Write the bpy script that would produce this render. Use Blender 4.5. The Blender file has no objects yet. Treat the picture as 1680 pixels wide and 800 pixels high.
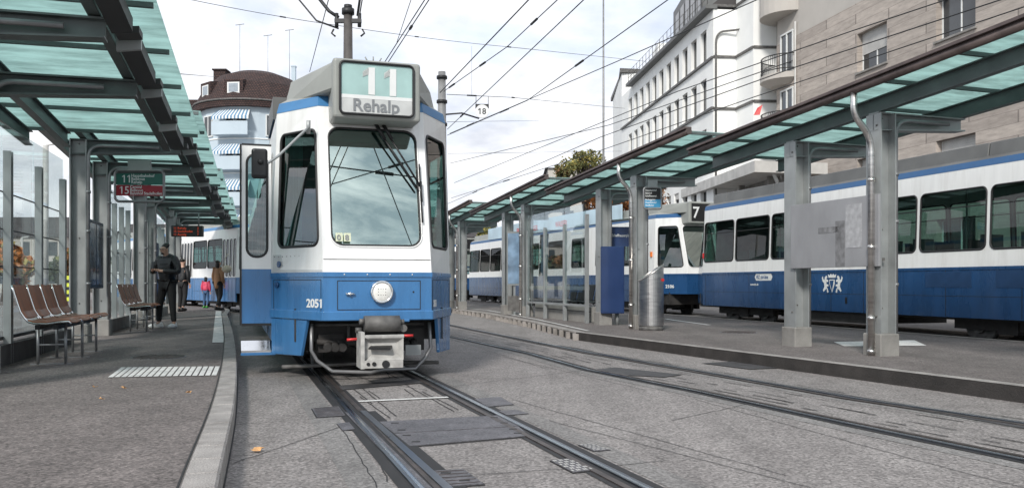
import bpy, bmesh, math, random
from mathutils import Vector, Matrix
R = math.radians
random.seed(7)
S = bpy.context.scene
COL = S.collection
# ------------------------------------------------------------------ camera, sky, sun, exposure
CAMZ, HZ, F, CX = 1.06, 464.0, 1400.0, 840.0
cam = bpy.data.cameras.new('camera'); camo = bpy.data.objects.new('camera', cam); COL.objects.link(camo)
camo.location = (0, 0, CAMZ); camo.rotation_euler = (R(90), 0, 0)
cam.sensor_width = 36; cam.lens = 30; cam.shift_y = (HZ-400)/1680; cam.clip_start = .05; cam.clip_end = 3000
S.camera = camo
S.view_settings.view_transform = 'Standard'; S.view_settings.look = 'None'
S.view_settings.exposure = 0.58; S.view_settings.gamma = 1
W = bpy.data.worlds.new('World'); S.world = W; W.use_nodes = True
nt = W.node_tree; N = nt.nodes; LK = nt.links; N.clear()
def nd(t, **k):
    n = N.new(t)
    for a, b in k.items(): setattr(n, a, b)
    return n
out = nd('ShaderNodeOutputWorld'); bg = nd('ShaderNodeBackground'); bg.inputs[1].default_value = 0.10
sky = nd('ShaderNodeTexSky', sky_type='NISHITA', sun_disc=False, sun_elevation=R(38), sun_rotation=R(196), dust_density=2.0)
tc = nd('ShaderNodeTexCoord'); sep = nd('ShaderNodeSeparateXYZ'); LK.new(tc.outputs['Generated'], sep.inputs[0])
ab = nd('ShaderNodeMath', operation='ABSOLUTE'); LK.new(sep.outputs[2], ab.inputs[0])
ad = nd('ShaderNodeMath', operation='ADD'); LK.new(ab.outputs[0], ad.inputs[0]); ad.inputs[1].default_value = .22
dx = nd('ShaderNodeMath', operation='DIVIDE'); LK.new(sep.outputs[0], dx.inputs[0]); LK.new(ad.outputs[0], dx.inputs[1])
dy = nd('ShaderNodeMath', operation='DIVIDE'); LK.new(sep.outputs[1], dy.inputs[0]); LK.new(ad.outputs[0], dy.inputs[1])
cmb = nd('ShaderNodeCombineXYZ'); LK.new(dx.outputs[0], cmb.inputs[0]); LK.new(dy.outputs[0], cmb.inputs[1])
n1 = nd('ShaderNodeTexNoise'); n1.inputs['Scale'].default_value = 1.15; n1.inputs['Detail'].default_value = 9; n1.inputs['Roughness'].default_value = .56; n1.inputs['Distortion'].default_value = .25
LK.new(cmb.outputs[0], n1.inputs['Vector'])
n2 = nd('ShaderNodeTexNoise'); n2.inputs['Scale'].default_value = 3.4; n2.inputs['Detail'].default_value = 8; n2.inputs['Roughness'].default_value = .6
LK.new(cmb.outputs[0], n2.inputs['Vector'])
r1 = nd('ShaderNodeValToRGB'); r1.color_ramp.elements[0].position = .30; r1.color_ramp.elements[1].position = .52
LK.new(n1.outputs[0], r1.inputs[0])
r2 = nd('ShaderNodeValToRGB'); r2.color_ramp.elements[0].position = .3; r2.color_ramp.elements[1].position = .72
r2.color_ramp.elements[0].color = (5.4, 5.65, 6.25, 1); r2.color_ramp.elements[1].color = (8.9, 8.95, 9.15, 1)
bk = nd('ShaderNodeMapRange'); LK.new(sep.outputs[1], bk.inputs[0]); bk.inputs[1].default_value = .15; bk.inputs[2].default_value = -.3; bk.inputs[3].default_value = 1.0; bk.inputs[4].default_value = 2.3
n3 = nd('ShaderNodeTexNoise'); n3.inputs['Scale'].default_value = 5.5; n3.inputs['Detail'].default_value = 9; n3.inputs['Roughness'].default_value = .62; n3.inputs['Distortion'].default_value = .3
st3 = nd('ShaderNodeMapping'); st3.inputs['Scale'].default_value = (1.1, 2.2, 1); LK.new(cmb.outputs[0], st3.inputs[0]); LK.new(st3.outputs[0], n3.inputs['Vector'])
r3 = nd('ShaderNodeValToRGB'); r3.color_ramp.elements[0].position = .43; r3.color_ramp.elements[1].position = .66
r3.color_ramp.elements[0].color = (4.0, 4.7, 5.2, 1); r3.color_ramp.elements[1].color = (10.0, 10.2, 10.3, 1); LK.new(n3.outputs[0], r3.inputs[0])
bk.inputs[3].default_value = 0; bk.inputs[4].default_value = 1
LK.new(n2.outputs[0], r2.inputs[0])
mb_ = nd('ShaderNodeMix', data_type='RGBA'); LK.new(bk.outputs[0], mb_.inputs[0]); LK.new(r2.outputs[0], mb_.inputs[6]); LK.new(r3.outputs[0], mb_.inputs[7])
blue = nd('ShaderNodeMix', data_type='RGBA', blend_type='ADD'); blue.inputs[0].default_value = 1
ss_ = nd('ShaderNodeVectorMath', operation='SCALE'); LK.new(sky.outputs[0], ss_.inputs[0]); ss_.inputs[3].default_value = .35
LK.new(ss_.outputs[0], blue.inputs[6]); blue.inputs[7].default_value = (3.5, 4.25, 5.7, 1)
mx = nd('ShaderNodeMix', data_type='RGBA'); LK.new(r1.outputs[0], mx.inputs[0])
LK.new(blue.outputs[2], mx.inputs[6]); LK.new(mb_.outputs[2], mx.inputs[7])
LK.new(mx.outputs[2], bg.inputs[0]); LK.new(bg.outputs[0], out.inputs[0])
sun = bpy.data.lights.new('sun', 'SUN'); sun.energy = 2.2; sun.angle = R(9); sun.color = (1, .96, .9)
suno = bpy.data.objects.new('sun', sun); COL.objects.link(suno)
_az, _el = R(196), R(36)                      # sun behind the camera's right shoulder
_dir = Vector((math.sin(_az)*math.cos(_el), math.cos(_az)*math.cos(_el), math.sin(_el)))
suno.rotation_euler = _dir.to_track_quat('Z', 'Y').to_euler()
# ------------------------------------------------------------------ pixel -> place
def PD(x, y, d): return Vector(((x-CX)/F*d, d, CAMZ+(HZ-y)/F*d))
def G(x, y, z=0.0):
    d = F*(CAMZ-z)/(y-HZ); return Vector(((x-CX)/F*d, d, z))
# ------------------------------------------------------------------ materials
def new_mat(name):
    m = bpy.data.materials.new(name); m.use_nodes = True; m.node_tree.nodes.clear(); return m
def mat(name, col, rough=.6, metal=0.0, var=.12, scale=6.0, bump=0.0, bscale=60.0, spec=.5, coat=0.0, dirt=0.0, dirtcol=(.08,.07,.06), stretch=None, fine=0.0, fscale=200.0, detail=6, rvar=.12):
    m = new_mat(name); t = m.node_tree; n = t.nodes; l = t.links
    o = n.new('ShaderNodeOutputMaterial'); b = n.new('ShaderNodeBsdfPrincipled'); l.new(b.outputs[0], o.inputs[0])
    tcn = n.new('ShaderNodeTexCoord'); mp = n.new('ShaderNodeMapping'); l.new(tcn.outputs['Object'], mp.inputs[0])
    if stretch: mp.inputs['Scale'].default_value = stretch
    no = n.new('ShaderNodeTexNoise'); no.inputs['Scale'].default_value = scale; no.inputs['Detail'].default_value = detail
    l.new(mp.outputs[0], no.inputs['Vector'])
    cr = n.new('ShaderNodeValToRGB'); cr.color_ramp.elements[0].position = .32; cr.color_ramp.elements[1].position = .68
    cr.color_ramp.elements[0].color = tuple(c*(1-var) for c in col)+(1,)
    cr.color_ramp.elements[1].color = tuple(min(c*(1+var), 1) for c in col)+(1,)
    l.new(no.outputs[0], cr.inputs[0]); last = cr.outputs[0]
    if dirt > 0:
        nz = n.new('ShaderNodeTexNoise'); nz.inputs['Scale'].default_value = scale*.45; nz.inputs['Detail'].default_value = 9; nz.inputs['Roughness'].default_value = .7
        l.new(mp.outputs[0], nz.inputs['Vector'])
        rr = n.new('ShaderNodeMapRange'); rr.inputs[1].default_value = .5; rr.inputs[2].default_value = .75; rr.inputs[4].default_value = dirt
        l.new(nz.outputs[0], rr.inputs[0])
        mm = n.new('ShaderNodeMix'); mm.data_type = 'RGBA'; l.new(rr.outputs[0], mm.inputs[0]); l.new(last, mm.inputs[6]); mm.inputs[7].default_value = dirtcol+(1,)
        last = mm.outputs[2]
    if fine > 0:
        nf = n.new('ShaderNodeTexNoise'); nf.inputs['Scale'].default_value = fscale; nf.inputs['Detail'].default_value = 2
        l.new(tcn.outputs['Object'], nf.inputs['Vector'])
        rf = n.new('ShaderNodeMapRange'); rf.inputs[1].default_value = .3; rf.inputs[2].default_value = .7; rf.inputs[3].default_value = 1-fine; rf.inputs[4].default_value = 1+fine
        l.new(nf.outputs[0], rf.inputs[0])
        mf = n.new('ShaderNodeVectorMath'); mf.operation = 'SCALE'; l.new(last, mf.inputs[0]); l.new(rf.outputs[0], mf.inputs[3]); last = mf.outputs[0]
    l.new(last, b.inputs['Base Color'])
    rg = n.new('ShaderNodeMapRange'); rg.inputs[3].default_value = max(rough-rvar, .02); rg.inputs[4].default_value = min(rough+rvar, 1); l.new(no.outputs[0], rg.inputs[0]); l.new(rg.outputs[0], b.inputs['Roughness'])
    b.inputs['Metallic'].default_value = metal; b.inputs['Specular IOR Level'].default_value = spec; b.inputs['Coat Weight'].default_value = coat; b.inputs['Coat Roughness'].default_value = .08
    if bump > 0:
        nb = n.new('ShaderNodeTexNoise'); nb.inputs['Scale'].default_value = bscale; nb.inputs['Detail'].default_value = 5; l.new(tcn.outputs['Object'], nb.inputs['Vector'])
        bm_ = n.new('ShaderNodeBump'); bm_.inputs['Strength'].default_value = bump; bm_.inputs['Distance'].default_value = .02; l.new(nb.outputs[0], bm_.inputs['Height']); l.new(bm_.outputs[0], b.inputs['Normal'])
    return m
def asphalt(name, c0, c1, speck=.45, crack=True, patch=.3):
    m = new_mat(name); t = m.node_tree; n = t.nodes; l = t.links
    o = n.new('ShaderNodeOutputMaterial'); b = n.new('ShaderNodeBsdfPrincipled'); l.new(b.outputs[0], o.inputs[0])
    tcn = n.new('ShaderNodeTexCoord')
    def noise(s, d=3, r=.5):
        k = n.new('ShaderNodeTexNoise'); k.inputs['Scale'].default_value = s; k.inputs['Detail'].default_value = d; k.inputs['Roughness'].default_value = r; l.new(tcn.outputs['Object'], k.inputs['Vector']); return k
    big = noise(.45, 5, .6); mid = noise(3.2, 5, .65); fin = noise(48, 3, .7); v = n.new('ShaderNodeTexVoronoi'); v.inputs['Scale'].default_value = 62; l.new(tcn.outputs['Object'], v.inputs['Vector'])
    a = n.new('ShaderNodeMath'); a.operation = 'MULTIPLY_ADD'; l.new(mid.outputs[0], a.inputs[0]); a.inputs[1].default_value = .5; 
    a2 = n.new('ShaderNodeMath'); a2.operation = 'MULTIPLY'; l.new(big.outputs[0], a2.inputs[0]); a2.inputs[1].default_value = .5; l.new(a2.outputs[0], a.inputs[2])
    cr = n.new('ShaderNodeValToRGB'); cr.color_ramp.elements[0].position = .36; cr.color_ramp.elements[1].position = .62; cr.color_ramp.elements[0].color = c0+(1,); cr.color_ramp.elements[1].color = c1+(1,); l.new(a.outputs[0], cr.inputs[0])
    vr = n.new('ShaderNodeMapRange'); l.new(v.outputs['Color'], vr.inputs[0]); vr.inputs[3].default_value = 1-speck; vr.inputs[4].default_value = 1+speck
    fr = n.new('ShaderNodeMapRange'); fr.inputs[1].default_value = .3; fr.inputs[2].default_value = .7; fr.inputs[3].default_value = 1-speck*.7; fr.inputs[4].default_value = 1+speck*.7; l.new(fin.outputs[0], fr.inputs[0])
    mu = n.new('ShaderNodeMath'); mu.operation = 'MULTIPLY'; l.new(vr.outputs[0], mu.inputs[0]); l.new(fr.outputs[0], mu.inputs[1])
    sc = n.new('ShaderNodeVectorMath'); sc.operation = 'SCALE'; l.new(cr.outputs[0], sc.inputs[0]); l.new(mu.outputs[0], sc.inputs[3]); last = sc.outputs[0]
    wm = n.new('ShaderNodeMapping'); wm.inputs['Rotation'].default_value = (0, 0, R(-19)); wm.inputs['Scale'].default_value = (1.5, .07, 1); l.new(tcn.outputs['Object'], wm.inputs[0])
    wn = n.new('ShaderNodeTexNoise'); wn.inputs['Scale'].default_value = 1.6; wn.inputs['Detail'].default_value = 6; wn.inputs['Roughness'].default_value = .65; l.new(wm.outputs[0], wn.inputs['Vector'])
    wr = n.new('ShaderNodeMapRange'); wr.inputs[1].default_value = .35; wr.inputs[2].default_value = .65; wr.inputs[3].default_value = .86; wr.inputs[4].default_value = 1.10; l.new(wn.outputs[0], wr.inputs[0])
    ws = n.new('ShaderNodeVectorMath'); ws.operation = 'SCALE'; l.new(last, ws.inputs[0]); l.new(wr.outputs[0], ws.inputs[3]); last = ws.outputs[0]
    gv = n.new('ShaderNodeTexVoronoi'); gv.inputs['Scale'].default_value = 2.1; gv.inputs['Randomness'].default_value = 1; l.new(tcn.outputs['Object'], gv.inputs['Vector'])      # gum spots
    gr_ = n.new('ShaderNodeMapRange'); gr_.inputs[1].default_value = .045; gr_.inputs[2].default_value = .07; gr_.inputs[3].default_value = .55; gr_.inputs[4].default_value = 0; l.new(gv.outputs['Distance'], gr_.inputs[0])
    gm = n.new('ShaderNodeMix'); gm.data_type = 'RGBA'; l.new(gr_.outputs[0], gm.inputs[0]); l.new(last, gm.inputs[6]); gm.inputs[7].default_value = (c0[0]*.4, c0[1]*.4, c0[2]*.4, 1); last = gm.outputs[2]
    # old oily stains
    st = noise(1.3, 8, .75); sr = n.new('ShaderNodeMapRange'); sr.inputs[1].default_value = .56; sr.inputs[2].default_value = .72; sr.inputs[4].default_value = patch; l.new(st.outputs[0], sr.inputs[0])
    mm = n.new('ShaderNodeMix'); mm.data_type = 'RGBA'; l.new(sr.outputs[0], mm.inputs[0]); l.new(last, mm.inputs[6]); mm.inputs[7].default_value = (c0[0]*.45, c0[1]*.45, c0[2]*.45, 1); last = mm.outputs[2]
    l.new(last, b.inputs['Base Color']); b.inputs['Roughness'].default_value = .78; b.inputs['Specular IOR Level'].default_value = .35
    bm_ = n.new('ShaderNodeBump'); bm_.inputs['Strength'].default_value = .55; bm_.inputs['Distance'].default_value = .008; l.new(mu.outputs[0], bm_.inputs['Height']); l.new(bm_.outputs[0], b.inputs['Normal'])
    return m
def glass(name, tint, fres=.35, rough=.01, gcol=(1,1,1), base=.06, top=1.0):
    """see-through pane: clear tinted body + mirror reflection rising with angle"""
    m = new_mat(name); t = m.node_tree; n = t.nodes; l = t.links
    o = n.new('ShaderNodeOutputMaterial'); tr = n.new('ShaderNodeBsdfTransparent'); tr.inputs[0].default_value = tint+(1,)
    gl = n.new('ShaderNodeBsdfGlossy'); gl.inputs[0].default_value = gcol+(1,); gl.inputs['Roughness'].default_value = rough
    lw = n.new('ShaderNodeLayerWeight'); lw.inputs[0].default_value = fres
    mr = n.new('ShaderNodeMapRange'); l.new(lw.outputs['Fresnel'], mr.inputs[0]); mr.inputs[3].default_value = base; mr.inputs[4].default_value = top
    mix = n.new('ShaderNodeMixShader'); l.new(mr.outputs[0], mix.inputs[0]); l.new(tr.outputs[0], mix.inputs[1]); l.new(gl.outputs[0], mix.inputs[2]); l.new(mix.outputs[0], o.inputs[0])
    return m
def frosted(name, col, trans=.25):
    m = new_mat(name); t = m.node_tree; n = t.nodes; l = t.links
    o = n.new('ShaderNodeOutputMaterial'); tl = n.new('ShaderNodeBsdfTranslucent'); df = n.new('ShaderNodeBsdfDiffuse'); tr = n.new('ShaderNodeBsdfTransparent'); gl = n.new('ShaderNodeBsdfGlossy')
    tcn = n.new('ShaderNodeTexCoord'); mp = n.new('ShaderNodeMapping'); mp.inputs['Scale'].default_value = (.5, 2.2, 1); l.new(tcn.outputs['Object'], mp.inputs[0])
    no = n.new('ShaderNodeTexNoise'); no.inputs['Scale'].default_value = 3; no.inputs['Detail'].default_value = 7; no.inputs['Roughness'].default_value = .7; l.new(mp.outputs[0], no.inputs['Vector'])
    cr = n.new('ShaderNodeValToRGB'); cr.color_ramp.elements[0].position = .3; cr.color_ramp.elements[1].position = .6; cr.color_ramp.elements[0].color = tuple(c*.52 for c in col)+(1,); cr.color_ramp.elements[1].color = col+(1,); l.new(no.outputs[0], cr.inputs[0])
    l.new(cr.outputs[0], tl.inputs[0]); l.new(cr.outputs[0], df.inputs[0]); tr.inputs[0].default_value = (min(col[0]*1.1,1), min(col[1]*1.1,1), min(col[2]*1.1,1), 1); gl.inputs['Roughness'].default_value = .15
    m1 = n.new('ShaderNodeMixShader'); m1.inputs[0].default_value = .2; l.new(tl.outputs[0], m1.inputs[1]); l.new(df.outputs[0], m1.inputs[2])
    m2 = n.new('ShaderNodeMixShader'); m2.inputs[0].default_value = trans; l.new(m1.outputs[0], m2.inputs[1]); l.new(tr.outputs[0], m2.inputs[2])
    m3 = n.new('ShaderNodeMixShader'); m3.inputs[0].default_value = .05; l.new(m2.outputs[0], m3.inputs[1]); l.new(gl.outputs[0], m3.inputs[2]); l.new(m3.outputs[0], o.inputs[0])
    return m
def emis(name, col, s):
    m = new_mat(name); t = m.node_tree; o = t.nodes.new('ShaderNodeOutputMaterial'); e = t.nodes.new('ShaderNodeEmission'); e.inputs[0].default_value = col+(1,); e.inputs[1].default_value = s; t.links.new(e.outputs[0], o.inputs[0]); return m
def brickmat(name, c1, c2, mortar, sx, sy, rot=(0,0,0), bump=.3, streak=False, ms=.012):
    m = new_mat(name); t = m.node_tree; n = t.nodes; l = t.links
    o = n.new('ShaderNodeOutputMaterial'); b = n.new('ShaderNodeBsdfPrincipled'); l.new(b.outputs[0], o.inputs[0]); b.inputs['Roughness'].default_value = .85
    tcn = n.new('ShaderNodeTexCoord'); mp = n.new('ShaderNodeMapping'); mp.inputs['Rotation'].default_value = rot; l.new(tcn.outputs['Object'], mp.inputs[0])
    br = n.new('ShaderNodeTexBrick'); br.inputs['Scale'].default_value = 1; br.inputs['Brick Width'].default_value = sx; br.inputs['Row Height'].default_value = sy; br.inputs['Mortar Size'].default_value = ms
    br.inputs['Color1'].default_value = c1+(1,); br.inputs['Color2'].default_value = c2+(1,); br.inputs['Mortar'].default_value = mortar+(1,); l.new(mp.outputs[0], br.inputs['Vector'])
    no = n.new('ShaderNodeTexNoise'); no.inputs['Scale'].default_value = 1.6; no.inputs['Detail'].default_value = 8; no.inputs['Roughness'].default_value = .7
    m2 = n.new('ShaderNodeMapping'); m2.inputs['Scale'].default_value = (.8, .8, 4.5) if streak else (1,1,1); l.new(tcn.outputs['Object'], m2.inputs[0]); l.new(m2.outputs[0], no.inputs['Vector'])
    rr = n.new('ShaderNodeMapRange'); rr.inputs[1].default_value = .3; rr.inputs[2].default_value = .7; rr.inputs[3].default_value = .72; rr.inputs[4].default_value = 1.18; l.new(no.outputs[0], rr.inputs[0])
    sc = n.new('ShaderNodeVectorMath'); sc.operation = 'SCALE'; l.new(br.outputs[0], sc.inputs[0]); l.new(rr.outputs[0], sc.inputs[3]); l.new(sc.outputs[0], b.inputs['Base Color'])
    bm_ = n.new('ShaderNodeBump'); bm_.inputs['Strength'].default_value = bump; bm_.inputs['Distance'].default_value = .02; l.new(br.outputs['Fac'], bm_.inputs['Height']); bm_.invert = True; l.new(bm_.outputs[0], b.inputs['Normal'])
    return m
M = {}
M['road'] = asphalt('road_asphalt', (.195,.179,.172), (.265,.245,.235), .52, patch=.28)
M['road2'] = asphalt('far_road_asphalt', (.12,.115,.115), (.18,.172,.17), .35)
M['plat'] = asphalt('platform_asphalt', (.125,.109,.103), (.19,.166,.157), .55, patch=.3)
M['plat2'] = asphalt('island_asphalt', (.125,.11,.105), (.18,.16,.153), .5, patch=.25)
M['strip'] = asphalt('concrete_strip', (.165,.157,.152), (.235,.224,.216), .4, patch=.2)
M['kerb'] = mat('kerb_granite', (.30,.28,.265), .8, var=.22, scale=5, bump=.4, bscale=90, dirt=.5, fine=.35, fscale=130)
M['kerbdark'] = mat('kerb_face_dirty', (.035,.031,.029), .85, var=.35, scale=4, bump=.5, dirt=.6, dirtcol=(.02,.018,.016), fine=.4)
M['kerbrib'] = mat('kerb_rib_concrete', (.30,.275,.255), .85, var=.3, scale=6, dirt=.6)
M['joint'] = mat('tar_joint', (.018,.017,.018), .7, var=.5, scale=12)
M['oil'] = mat('dark_patch', (.05,.048,.05), .7, var=.35, scale=5, fine=.4, fscale=90)
M['railtop'] = mat('rail_worn_head', (.55,.57,.6), .22, metal=1, var=.15, scale=2)
M['rail'] = mat('rail_steel', (.20,.215,.245), .3, metal=1, var=.2, scale=.8)
M['railside'] = mat('rail_side', (.09,.075,.07), .5, metal=.6, var=.4, scale=8)
M['plate'] = mat('iron_plate', (.13,.125,.135), .55, metal=.35, var=.25, scale=5, bump=.6, bscale=55, fine=.3, fscale=60)
M['paint'] = mat('road_paint', (.62,.61,.59), .7, var=.15, scale=9, dirt=.45, dirtcol=(.22,.21,.2), fine=.25)
M['conc'] = mat('concrete', (.25,.24,.225), .85, var=.2, scale=3, bump=.3, dirt=.5, fine=.15)
M['wconc'] = mat('pale_concrete', (.5,.49,.47), .85, var=.12, scale=1.5, dirt=.35, dirtcol=(.2,.19,.18))
M['steel'] = mat('grey_painted_steel', (.27,.285,.285), .42, metal=.25, var=.14, scale=3, dirt=.35, dirtcol=(.09,.085,.08), spec=.5)
M['steell'] = mat('light_painted_steel', (.33,.345,.345), .4, metal=.3, var=.14, scale=3, dirt=.3, dirtcol=(.14,.13,.12))
M['beam'] = mat('dark_green_grey_steel', (.10,.12,.118), .45, metal=.2, var=.2, scale=3, dirt=.4, dirtcol=(.04,.04,.04))
M['fascia'] = mat('dark_fascia', (.028,.028,.028), .55, var=.3, scale=3)
M['inox'] = mat('stainless', (.62,.60,.58), .32, metal=1, var=.15, scale=4, stretch=(1,1,6))
M['gutter'] = mat('weathered_copper', (.11,.085,.08), .5, metal=.4, var=.3, scale=5)
M['roofglass'] = frosted('green_roof_glass', (.62,.78,.75), .28)
M['wallglass'] = glass('clear_wall_glass', (.92,.96,.96), .25, base=.04, top=.35)
M['tramglass'] = glass('tram_window_glass', (.36,.52,.48), .2, base=.05, top=.38)
M['cabglass'] = glass('cab_side_glass', (.34,.60,.56), .3, base=.12)
M['windshield'] = glass('windshield_glass', (.50,.74,.69), .4, gcol=(.80,.95,.92), base=.50)
M['signglass'] = glass('sign_glass', (.62,.88,.84), .5, base=.22)
M['bwin'] = mat('building_window_glass', (.03,.035,.04), .08, var=.3, scale=.6, spec=.9, rvar=.04)
M['white'] = mat('white_paint', (.78,.78,.77), .33, var=.04, scale=3, coat=.3, dirt=.45, dirtcol=(.50,.48,.45), spec=.5, stretch=(3,3,.35))
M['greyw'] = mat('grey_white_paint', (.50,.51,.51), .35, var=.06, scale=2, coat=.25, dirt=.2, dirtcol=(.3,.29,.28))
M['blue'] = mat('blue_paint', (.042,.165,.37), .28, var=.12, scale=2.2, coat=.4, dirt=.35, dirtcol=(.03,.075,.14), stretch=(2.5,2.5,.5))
M['blueshade'] = mat('shaded_blue_paint', (.016,.068,.18), .28, var=.12, scale=2.0, coat=.4, dirt=.4, dirtcol=(.02,.045,.09), stretch=(2,2,.5))  # same tram blue, with the right-hand trams' shade put into the colour
M['bluecab'] = mat('navy_cabinet', (.012,.035,.115), .35, var=.12, scale=2, coat=.3)
M['roofgrey'] = mat('roof_grey', (.29,.30,.28), .5, var=.1, scale=2, dirt=.35, dirtcol=(.17,.165,.15))
M['roofdark'] = mat('roof_dark_grey', (.12,.122,.12), .55, var=.2, scale=1.5, dirt=.4, dirtcol=(.07,.07,.065))
M['rubber'] = mat('black_rubber', (.015,.015,.016), .5, var=.2)
M['black'] = mat('black_parts', (.012,.012,.013), .45, var=.3)
M['under'] = mat('underframe', (.03,.028,.027), .7, var=.45, scale=6, dirt=.5, dirtcol=(.06,.05,.045))
M['undl'] = mat('underframe_light', (.13,.125,.12), .6, metal=.3, var=.4, scale=8)
M['chrome'] = mat('chrome', (.8,.8,.8), .12, metal=1, var=.04)
M['lamp'] = mat('lamp_lens', (.75,.74,.7), .15, var=.1, scale=30, coat=1)
M['coupler'] = mat('coupler_paint', (.42,.41,.39), .6, var=.22, scale=9, dirt=.6, dirtcol=(.12,.1,.09))
M['tube'] = mat('grey_tube', (.26,.26,.265), .4, metal=.5, var=.15)
M['red'] = mat('red_paint', (.55,.03,.03), .4, var=.1)
M['orange'] = mat('orange_lens', (.8,.2,.03), .3)
M['tgreen'] = mat('interior_green', (.05,.30,.25), .6, var=.2)
M['interior'] = mat('interior_dark', (.06,.065,.065), .7, var=.3)
M['ceil'] = mat('interior_ceiling', (.42,.36,.28), .7)
M['seatint'] = mat('interior_seat', (.035,.05,.055), .6, var=.3)
M['curtain'] = mat('cab_curtain', (.22,.38,.36), .8, var=.15, scale=2, stretch=(12,12,.3))
M['signwhite'] = mat('sign_white', (.72,.73,.72), .5, var=.03)
M['signgrey'] = mat('sign_grey', (.20,.21,.22), .5, var=.03)
M['signgreen'] = mat('sign_green', (.012,.12,.09), .4, var=.06)
M['signred'] = mat('sign_red', (.30,.012,.025), .4, var=.06)
M['signsky'] = mat('sign_sky_reflection', (.34,.50,.48), .4, var=.1, scale=4)  # teal reflection on the sign front, painted as the field's colour
M['signblue'] = mat('sign_blue', (.05,.28,.5), .4)
M['wood'] = mat('brown_plywood', (.26,.095,.045), .45, var=.35, scale=5, stretch=(1,3,.25), coat=.1, detail=8)
M['plaster'] = mat('plaster', (.45,.42,.385), .9, var=.07, scale=.6, dirt=.25, dirtcol=(.28,.26,.24))
M['wplaster'] = mat('white_plaster', (.82,.82,.80), .9, var=.05, scale=.5, dirt=.2, dirtcol=(.5,.5,.48))
M['bplaster'] = mat('pale_blue_plaster', (.47,.55,.61), .9, var=.05, scale=.5, dirt=.15, dirtcol=(.45,.5,.55))
M['stone'] = brickmat('travertine', (.45,.395,.35), (.36,.315,.28), (.22,.19,.17), 1.0, .45, rot=(R(90),0,0), streak=True, ms=.008)
M['tiles'] = brickmat('brown_roof_tiles', (.095,.05,.042), (.055,.032,.03), (.015,.01,.01), .22, .16, rot=(R(90),0,0), bump=1, ms=.03)
M['slate'] = mat('dark_roof', (.05,.045,.045), .7, var=.3, scale=2)
M['wire'] = mat('wire_black', (.03,.03,.032), .5, metal=.3)
M['mast'] = mat('mast_steel', (.10,.09,.085), .55, metal=.3, var=.25, scale=3)
M['mastl'] = mat('mast_grey', (.25,.25,.25), .5, metal=.4, var=.2, scale=3)
M['bark'] = mat('bark', (.06,.045,.035), .9, var=.4, scale=6, bump=.6)
for k, c in (('leafg',(.13,.135,.045)), ('leafy',(.27,.22,.06)), ('leafo',(.42,.15,.035)), ('leafb',(.22,.11,.045)), ('leafd',(.045,.065,.028))):
    M[k] = mat('foliage_'+k, c, .7, var=.55, scale=1.2, detail=3)
M['skin'] = mat('skin', (.52,.32,.24), .55, var=.06)
M['cblack'] = mat('black_puffer_fabric', (.016,.016,.018), .48, var=.3, scale=12, bump=.5, bscale=25)
M['ctrous'] = mat('black_trousers', (.012,.012,.013), .8, var=.3, scale=12, bump=.2)
M['cshoe'] = mat('white_shoe', (.85,.85,.83), .5, var=.05)
M['ctan'] = mat('tan_coat', (.32,.17,.09), .8, var=.12, scale=8)
M['cpink'] = mat('pink_jacket', (.62,.06,.12), .5, var=.2, scale=10, bump=.4)
M['cjeans'] = mat('blue_jeans', (.05,.10,.2), .8, var=.2)
M['cgreen'] = mat('green_cloth', (.05,.35,.06), .7)
M['hair'] = mat('dark_hair', (.014,.010,.008), .5, var=.3, scale=30)
M['bag'] = mat('beige_bag', (.5,.44,.34), .6, var=.1)
M['led'] = emis('led_orange', (.8,.12,.06), .35)
M['postera'] = mat('poster_a', (.10,.14,.20), .25, var=.9, scale=2.2, detail=3, coat=.6)
M['posterb'] = mat('poster_b', (.16,.24,.34), .3, var=.75, scale=2.0, detail=4, coat=.6)
M['sheet'] = mat('scuffed_sheet', (.31,.31,.32), .48, metal=.2, var=.12, scale=2.5, stretch=(1,1,.5), dirt=.5, dirtcol=(.40,.40,.42))
M['scuff'] = mat('glue_scuff', (.17,.17,.175), .7, var=.3, scale=14, dirt=.6, dirtcol=(.36,.36,.37))
M['yellow'] = mat('yellow_paint', (.55,.6,.05), .5)
M['leafdry'] = mat('dry_leaf', (.6,.33,.14), .7, var=.3, scale=40)
M['number'] = mat('pale_number_plate', (.55,.58,.42), .5)
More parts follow.
